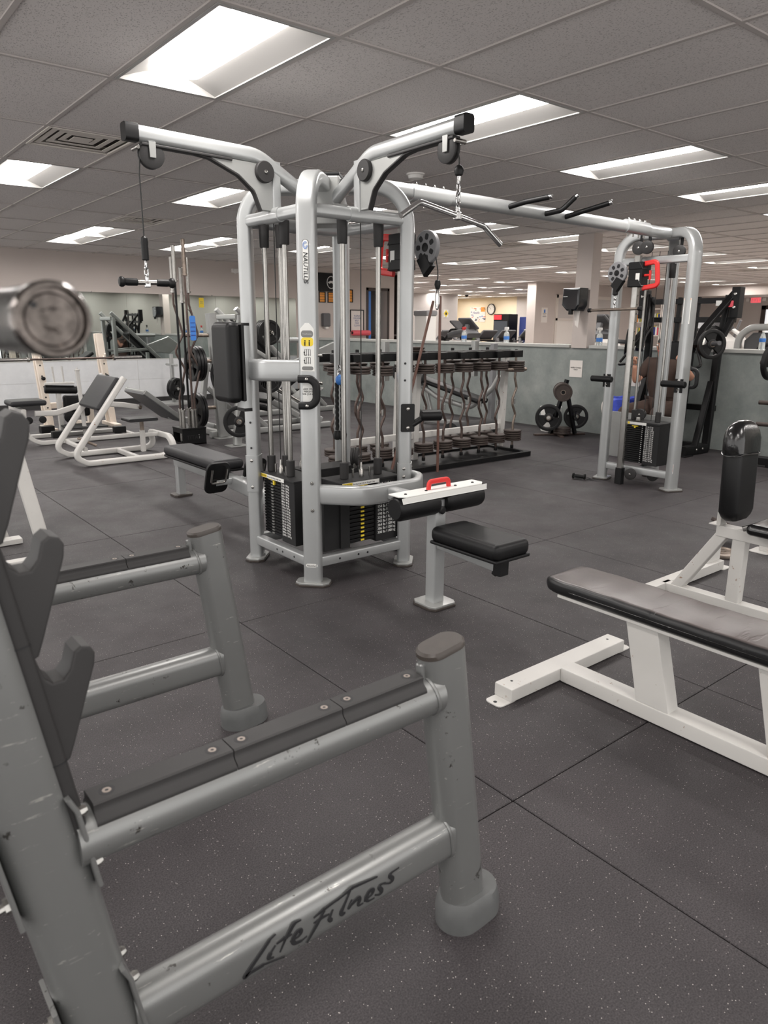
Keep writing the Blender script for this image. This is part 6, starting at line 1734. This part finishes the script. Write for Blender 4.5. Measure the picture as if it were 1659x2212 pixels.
MB().box((12.35, 12.55, 1.52), (.40, .34, .05), rot=Matrix.Rotation(.6, 3, 'X'), b=.02).build('console', 'grey_dark', el)
MB().tube(fillet([(12.2, 12.9, 1.15), (12.25, 12.75, 1.42), (12.5, 12.5, 1.44), (12.65, 12.3, 1.40)], .08), .025, 10).build('handlebar', 'black_plastic', el)
MB().box((12.5, 12.4, .5), (.7, .35, .6), b=.12, seg=3).build('shroud', 'grey_mid', el)
MB().bar((12.5, 12.4, .08), (12.5, 12.4, .3), .5, .3, (0, 1, 0)).build('base', 'grey_dark', el)
MB().ball((12.15, 12.95, 1.22), .09, 12, (1, 1, .7)).build('seat', 'black_plastic', el)
# elliptical trainers at the right
def elliptical(x, y, rz, label):
    t = thing('elliptical_trainer', label, 'elliptical', (x, y, 0), rz); L = local((x, y, 0), rz)
    MB(L).prism([(-.55, .1), (-.6, .9), (-.45, 1.28), (-.15, 1.42), (.2, 1.25), (.45, .8), (.5, .1)], (0, -.14, 0), (1, 0, 0), (0, 0, 1), (0, .28, 0), .05, 3).build('shroud', 'plastic_white', t)
    MB(L).sweep(fillet([(-.62, -.16, .2), (-.66, -.16, 1.0), (-.45, -.16, 1.36), (-.1, -.16, 1.50), (.3, -.16, 1.30), (.55, -.16, .7)], .2), rrect(.05, .08, .02), (0, 1, 0)).build('side_arch', 'plastic_white', t)
    MB(L).tube(fillet([(.1, .25, .5), (-.1, .25, 1.3), (-.25, .25, 1.62)], .2), .02, 10).build('arm', 'grey_mid', t)
    MB(L).tube(fillet([(.1, -.25, .5), (-.1, -.25, 1.3), (-.25, -.25, 1.62)], .2), .02, 10).build('arm', 'grey_mid', t)
    MB(L).box((-.1, 0, 1.55), (.3, .36, .06), rot=Matrix.Rotation(-.7, 3, 'Y'), b=.02).build('console', 'grey_dark', t)
    MB(L).box((0, 0, .06), (1.7, .5, .1), b=.03).build('base', 'grey_mid', t)
    return t
elliptical(12.45, 6.4, 1.1, 'white curved elliptical trainer behind the press machine top arm')
elliptical(14.1, 7.75, 1.1, 'white elliptical trainer in front of the book shelf')
elliptical(14.5, 10.2, 1.1, 'white elliptical trainer beyond the far cable tower')
gm = thing('weight_machine', 'grey shrouded weight machine with silver arch behind the water bottle', 'weight machine', (11.6, 5.18, 0))
MB().sweep(fillet([(11.6, 5.63, .1), (11.6, 5.60, 1.36), (11.6, 5.43, 1.50), (11.6, 4.28, 1.52)], .22), rrect(.10, .07, .02), (1, 0, 0)).build('arch', 'silver2', gm)
MB().prism([(0, .1), (0, 1.30), (.12, 1.42), (1.1, 1.44), (1.1, .1)], (11.66, 5.54, 0), (0, -1, 0), (0, 0, 1), (.05, 0, 0), .01).build('shroud', 'grey_dark', gm)
MB().sweep(fillet([(11.55, 5.30, .9), (11.55, 5.23, 1.24), (11.55, 4.88, 1.26), (11.55, 4.68, 1.2)], .12), rrect(.05, .16, .02), (1, 0, 0)).build('seat_back', 'black_plastic', gm)
MB().pbox((11.5, 4.28, 0), (11.75, 5.68, .1), .01).build('base', 'grey_mid', gm)
MB().prism(obround(.22, .07), (11.66, 5.05, 1.34), (0, -1, 0), (0, 0, 1), (-.004, 0, 0)).build('maker_mark', 'label_grey', gm)
# annex wall things
ck_ = thing('wall_clock', 'round black rimmed wall clock on the cream wall', 'clock', (24.7, 23.2, 2.05))
MB().lathe((24.79, 23.2, 2.25), (-1, 0, 0), [(.20, 0), (.24, 0), (.245, .02), (.235, .05), (.21, .05), (.205, .03)], 40).build('rim', 'ink', ck_)
MB().lathe((24.79, 23.2, 2.25), (-1, 0, 0), [(.0, .03), (.206, .031), (.206, .02)], 40, False).build('dial', 'plastic_white', ck_)
for k in range(12):
    a = 2*PI*k/12; p = V((24.758, 23.2+.165*math.cos(a), 2.25+.165*math.sin(a)))
    MB().box(p, (.002, .012, .03), rot=Matrix.Rotation(a-PI/2, 3, 'X')).build('hour_mark', 'ink', ck_)
MB().bar((24.757, 23.2, 2.25), (24.757, 23.28, 2.32), .012, .002, (1, 0, 0), .001).build('hour_hand', 'ink', ck_)
MB().bar((24.756, 23.2, 2.25), (24.756, 23.33, 2.37), .009, .002, (1, 0, 0), .001).build('minute_hand', 'ink', ck_)
ps = sign('poster', 'colourful word poster with orange corner on the cream wall', 'poster', (24.79, 24.05, 2.03), .95, .66, (-1, 0, 0), None, .1, 'label_white', band=(.33, .22, .26, .2, 'orange'))
text('Health', .16, (24.78, 24.35, 2.06), (0, -1, 0), (0, 0, 1), 'navy', ps)
cols = ['blue', 'red', 'navy', 'green_leaf', 'ink', 'orange', 'pink']
random.seed(5)
for k in range(26):
    yy = 24.48-.86*random.random(); zz = 1.72+.6*random.random()
    if abs(zz-2.1) < .1 and yy < 24.4: zz -= .25
    MB().pbox((24.7815, yy, zz), (24.7825, yy-.05-.09*random.random(), zz+.03)).build('printed_word', cols[k % 7], ps)
dm = sign('warning_sign', 'yellow diamond warning sign on the grey annex wall', 'sign', (20.85, 21.99, 2.0), .26, .30, (0, -1, 0), None, .1, 'label_white')
MB().prism([(-.13, 0), (0, -.14), (.13, 0), (0, .14)], (20.85, 21.983, 2.0), (1, 0, 0), (0, 0, 1), (0, -.004, 0)).build('diamond', 'yellow', dm)
MB().pbox((20.81, 21.977, 1.95), (20.89, 21.979, 2.04)).build('symbol', 'ink', dm)
for x, z, w, h, l in ((19.45, 1.80, .26, .40, 'plain white notice on the grey annex wall left of the diamond sign'), (20.05, 1.72, .55, .62, 'large white notice board under the diamond sign'), (19.5, 1.45, .26, .3, 'small notice below the plain white one on the annex wall')):
    sign('notice', l, 'notice', (x, 21.99, z), w, h, (0, -1, 0), 4, .045)
co = thing('drinks_cooler', 'black drinks cooler with a red lit header in the far hall', 'drinks cooler', (21.0, 18.7, 0))
MB().pbox((20.7, 18.5, 0), (21.2, 19.25, 1.95), .02).build('cabinet', 'black_metal', co)
MB().pbox((20.68, 18.85, 1.75), (20.70, 19.22, 1.92)).build('header', 'cooler_red', co)
MB().pbox((20.685, 18.55, .3), (20.70, 19.2, 1.7)).build('glass_door', 'screen', co)
ve = thing('vending_machine', 'blue vending machine beside the drinks cooler', 'vending machine', (21.3, 17.9, 0))
MB().pbox((21.0, 17.4, 0), (21.7, 18.25, 1.85), .02).build('cabinet', 'navy', ve)
for z in (1.1, 1.35, .85): MB().pbox((20.99, 17.75, z), (21.0, 18.0, z+.06)).build('button', 'label_white', ve)
text('Z', .35, (20.995, 18.1, .75), (0, -1, 0), (0, 0, 1), 'ink_white', ve)
pl_ = thing('potted_plant', 'leafy green plant at the corner of the grey annex wall', 'plant', (21.4, 20.9, 0))
MB().lathe((21.35, 20.9, 0), (0, 0, 1), [(.16, 0), (.22, .42), (.20, .42)], 20).build('pot', 'brown_dark', pl_)
lf = MB()
for k in range(40):
    a = random.uniform(0, 2*PI); e = random.uniform(.1, 1.2); r = random.uniform(.3, .6)
    tip = V((21.35+r*math.cos(a)*math.cos(e), 20.9+r*math.sin(a)*math.cos(e), .95+r*math.sin(e)*1.1)); b0 = V((21.35, 20.9, .5))
    sd = V((-math.sin(a), math.cos(a), 0))*.08
    md_ = (b0+tip)/2+V((0, 0, .15))
    lf.add([b0, md_+sd, tip, md_-sd, md_+V((0, 0, -.02))], [[0, 1, 4], [1, 2, 4], [2, 3, 4], [3, 0, 4]])
o = lf.build('foliage', 'green_leaf', pl_); o['kind'] = 'stuff'
ex = thing('exit_sign', 'glowing red exit sign on the far wall above the doorway', 'exit sign', (24.75, 11.5, 2.28))
MB().pbox((24.72, 11.36, 2.28), (24.79, 11.70, 2.49), .006).build('housing', 'plastic_white', ex)
MB().pbox((24.712, 11.375, 2.295), (24.72, 11.685, 2.475)).build('face', 'exit_red', ex)
text('EXIT', .15, (24.711, 11.67, 2.325), (0, -1, 0), (0, 0, 1), 'ink_white', ex)
for y in (11.28, 11.80):
    MB().pbox((24.74, y-.06, 2.34), (24.79, y+.06, 2.44), .01).build('lamp_head', 'plastic_white', ex)
# framed openings on the wall stub
for n, (xa, xb) in enumerate(((17.9, 18.95), (19.75, 20.95))):
    w = MB(); w.pbox((xa, 14.16, 1.0), (xa+.09, 14.2, 2.42)); w.pbox((xb-.09, 14.16, 1.0), (xb, 14.2, 2.42)); w.pbox((xa, 14.16, 2.33), (xb, 14.2, 2.42)); w.pbox((xa, 14.16, 1.68), (xb, 14.2, 1.75))
    w = struct(w.build('window_%d' % (n+2), 'trim_white'))
    MB().pbox((xa+.09, 14.185, 1.75), (xb-.09, 14.195, 2.33)).build('pane', 'wall_grey', w)
    MB().pbox((xa+.09, 14.185, 1.0), (xb-.09, 14.195, 1.68)).build('board', 'paper', w)
# shelf of books and folded towels by the far wall
bs = thing('book_shelf', 'open white shelf with books and boxes in the far hall', 'shelf', (19.9, 12.3, 0))
for z in (.9, 1.25, 1.62, 2.0): MB().pbox((19.8, 11.9, z), (20.15, 12.9, z+.03)).build('shelf_board', 'trim_white', bs)
for y in (11.9, 12.9): MB().pbox((19.8, y-.02, 0), (20.15, y+.02, 2.2)).build('side_board', 'trim_white', bs)
bcol = ['red', 'label_white', 'blue', 'orange', 'paper', 'green_leaf', 'yellow', 'navy', 'label_white', 'pink']
yy = 12.86; k = 0
for z in (1.28, 1.65):
    yy = 12.86
    while yy > 11.98:
        w = random.uniform(.035, .06); h = random.uniform(.2, .27); c = bcol[k % 10]; k += 1
        b = thing('book', 'upright %s book on the white shelf in the far hall' % {'label_white': 'white', 'green_leaf': 'green', 'paper': 'cream', 'navy': 'dark blue'}.get(c, c), 'book', (19.95, yy-w/2, z), 0, 'books on the far hall shelf')
        MB().pbox((19.84, yy-w+.002, z), (20.02, yy-.001, z+h)).build('cover', c, b)
        MB().pbox((19.85, yy-w+.006, z+h), (20.01, yy-.005, z+h+.002)).build('page_edge', 'paper', b)
        yy -= w
# small ceiling camera
sc = thing('security_camera', 'small dark dome camera under the ceiling near the cream wall', 'security camera', (21.2, 21.2, 2.6))
MB().lathe((21.2, 21.2, ZC), (0, 0, -1), [(.09, 0), (.09, .03), (.07, .04)], 18).build('base', 'plastic_white', sc)
MB().ball((21.2, 21.2, ZC-.05), .07, 14).build('dome', 'black_metal', sc)
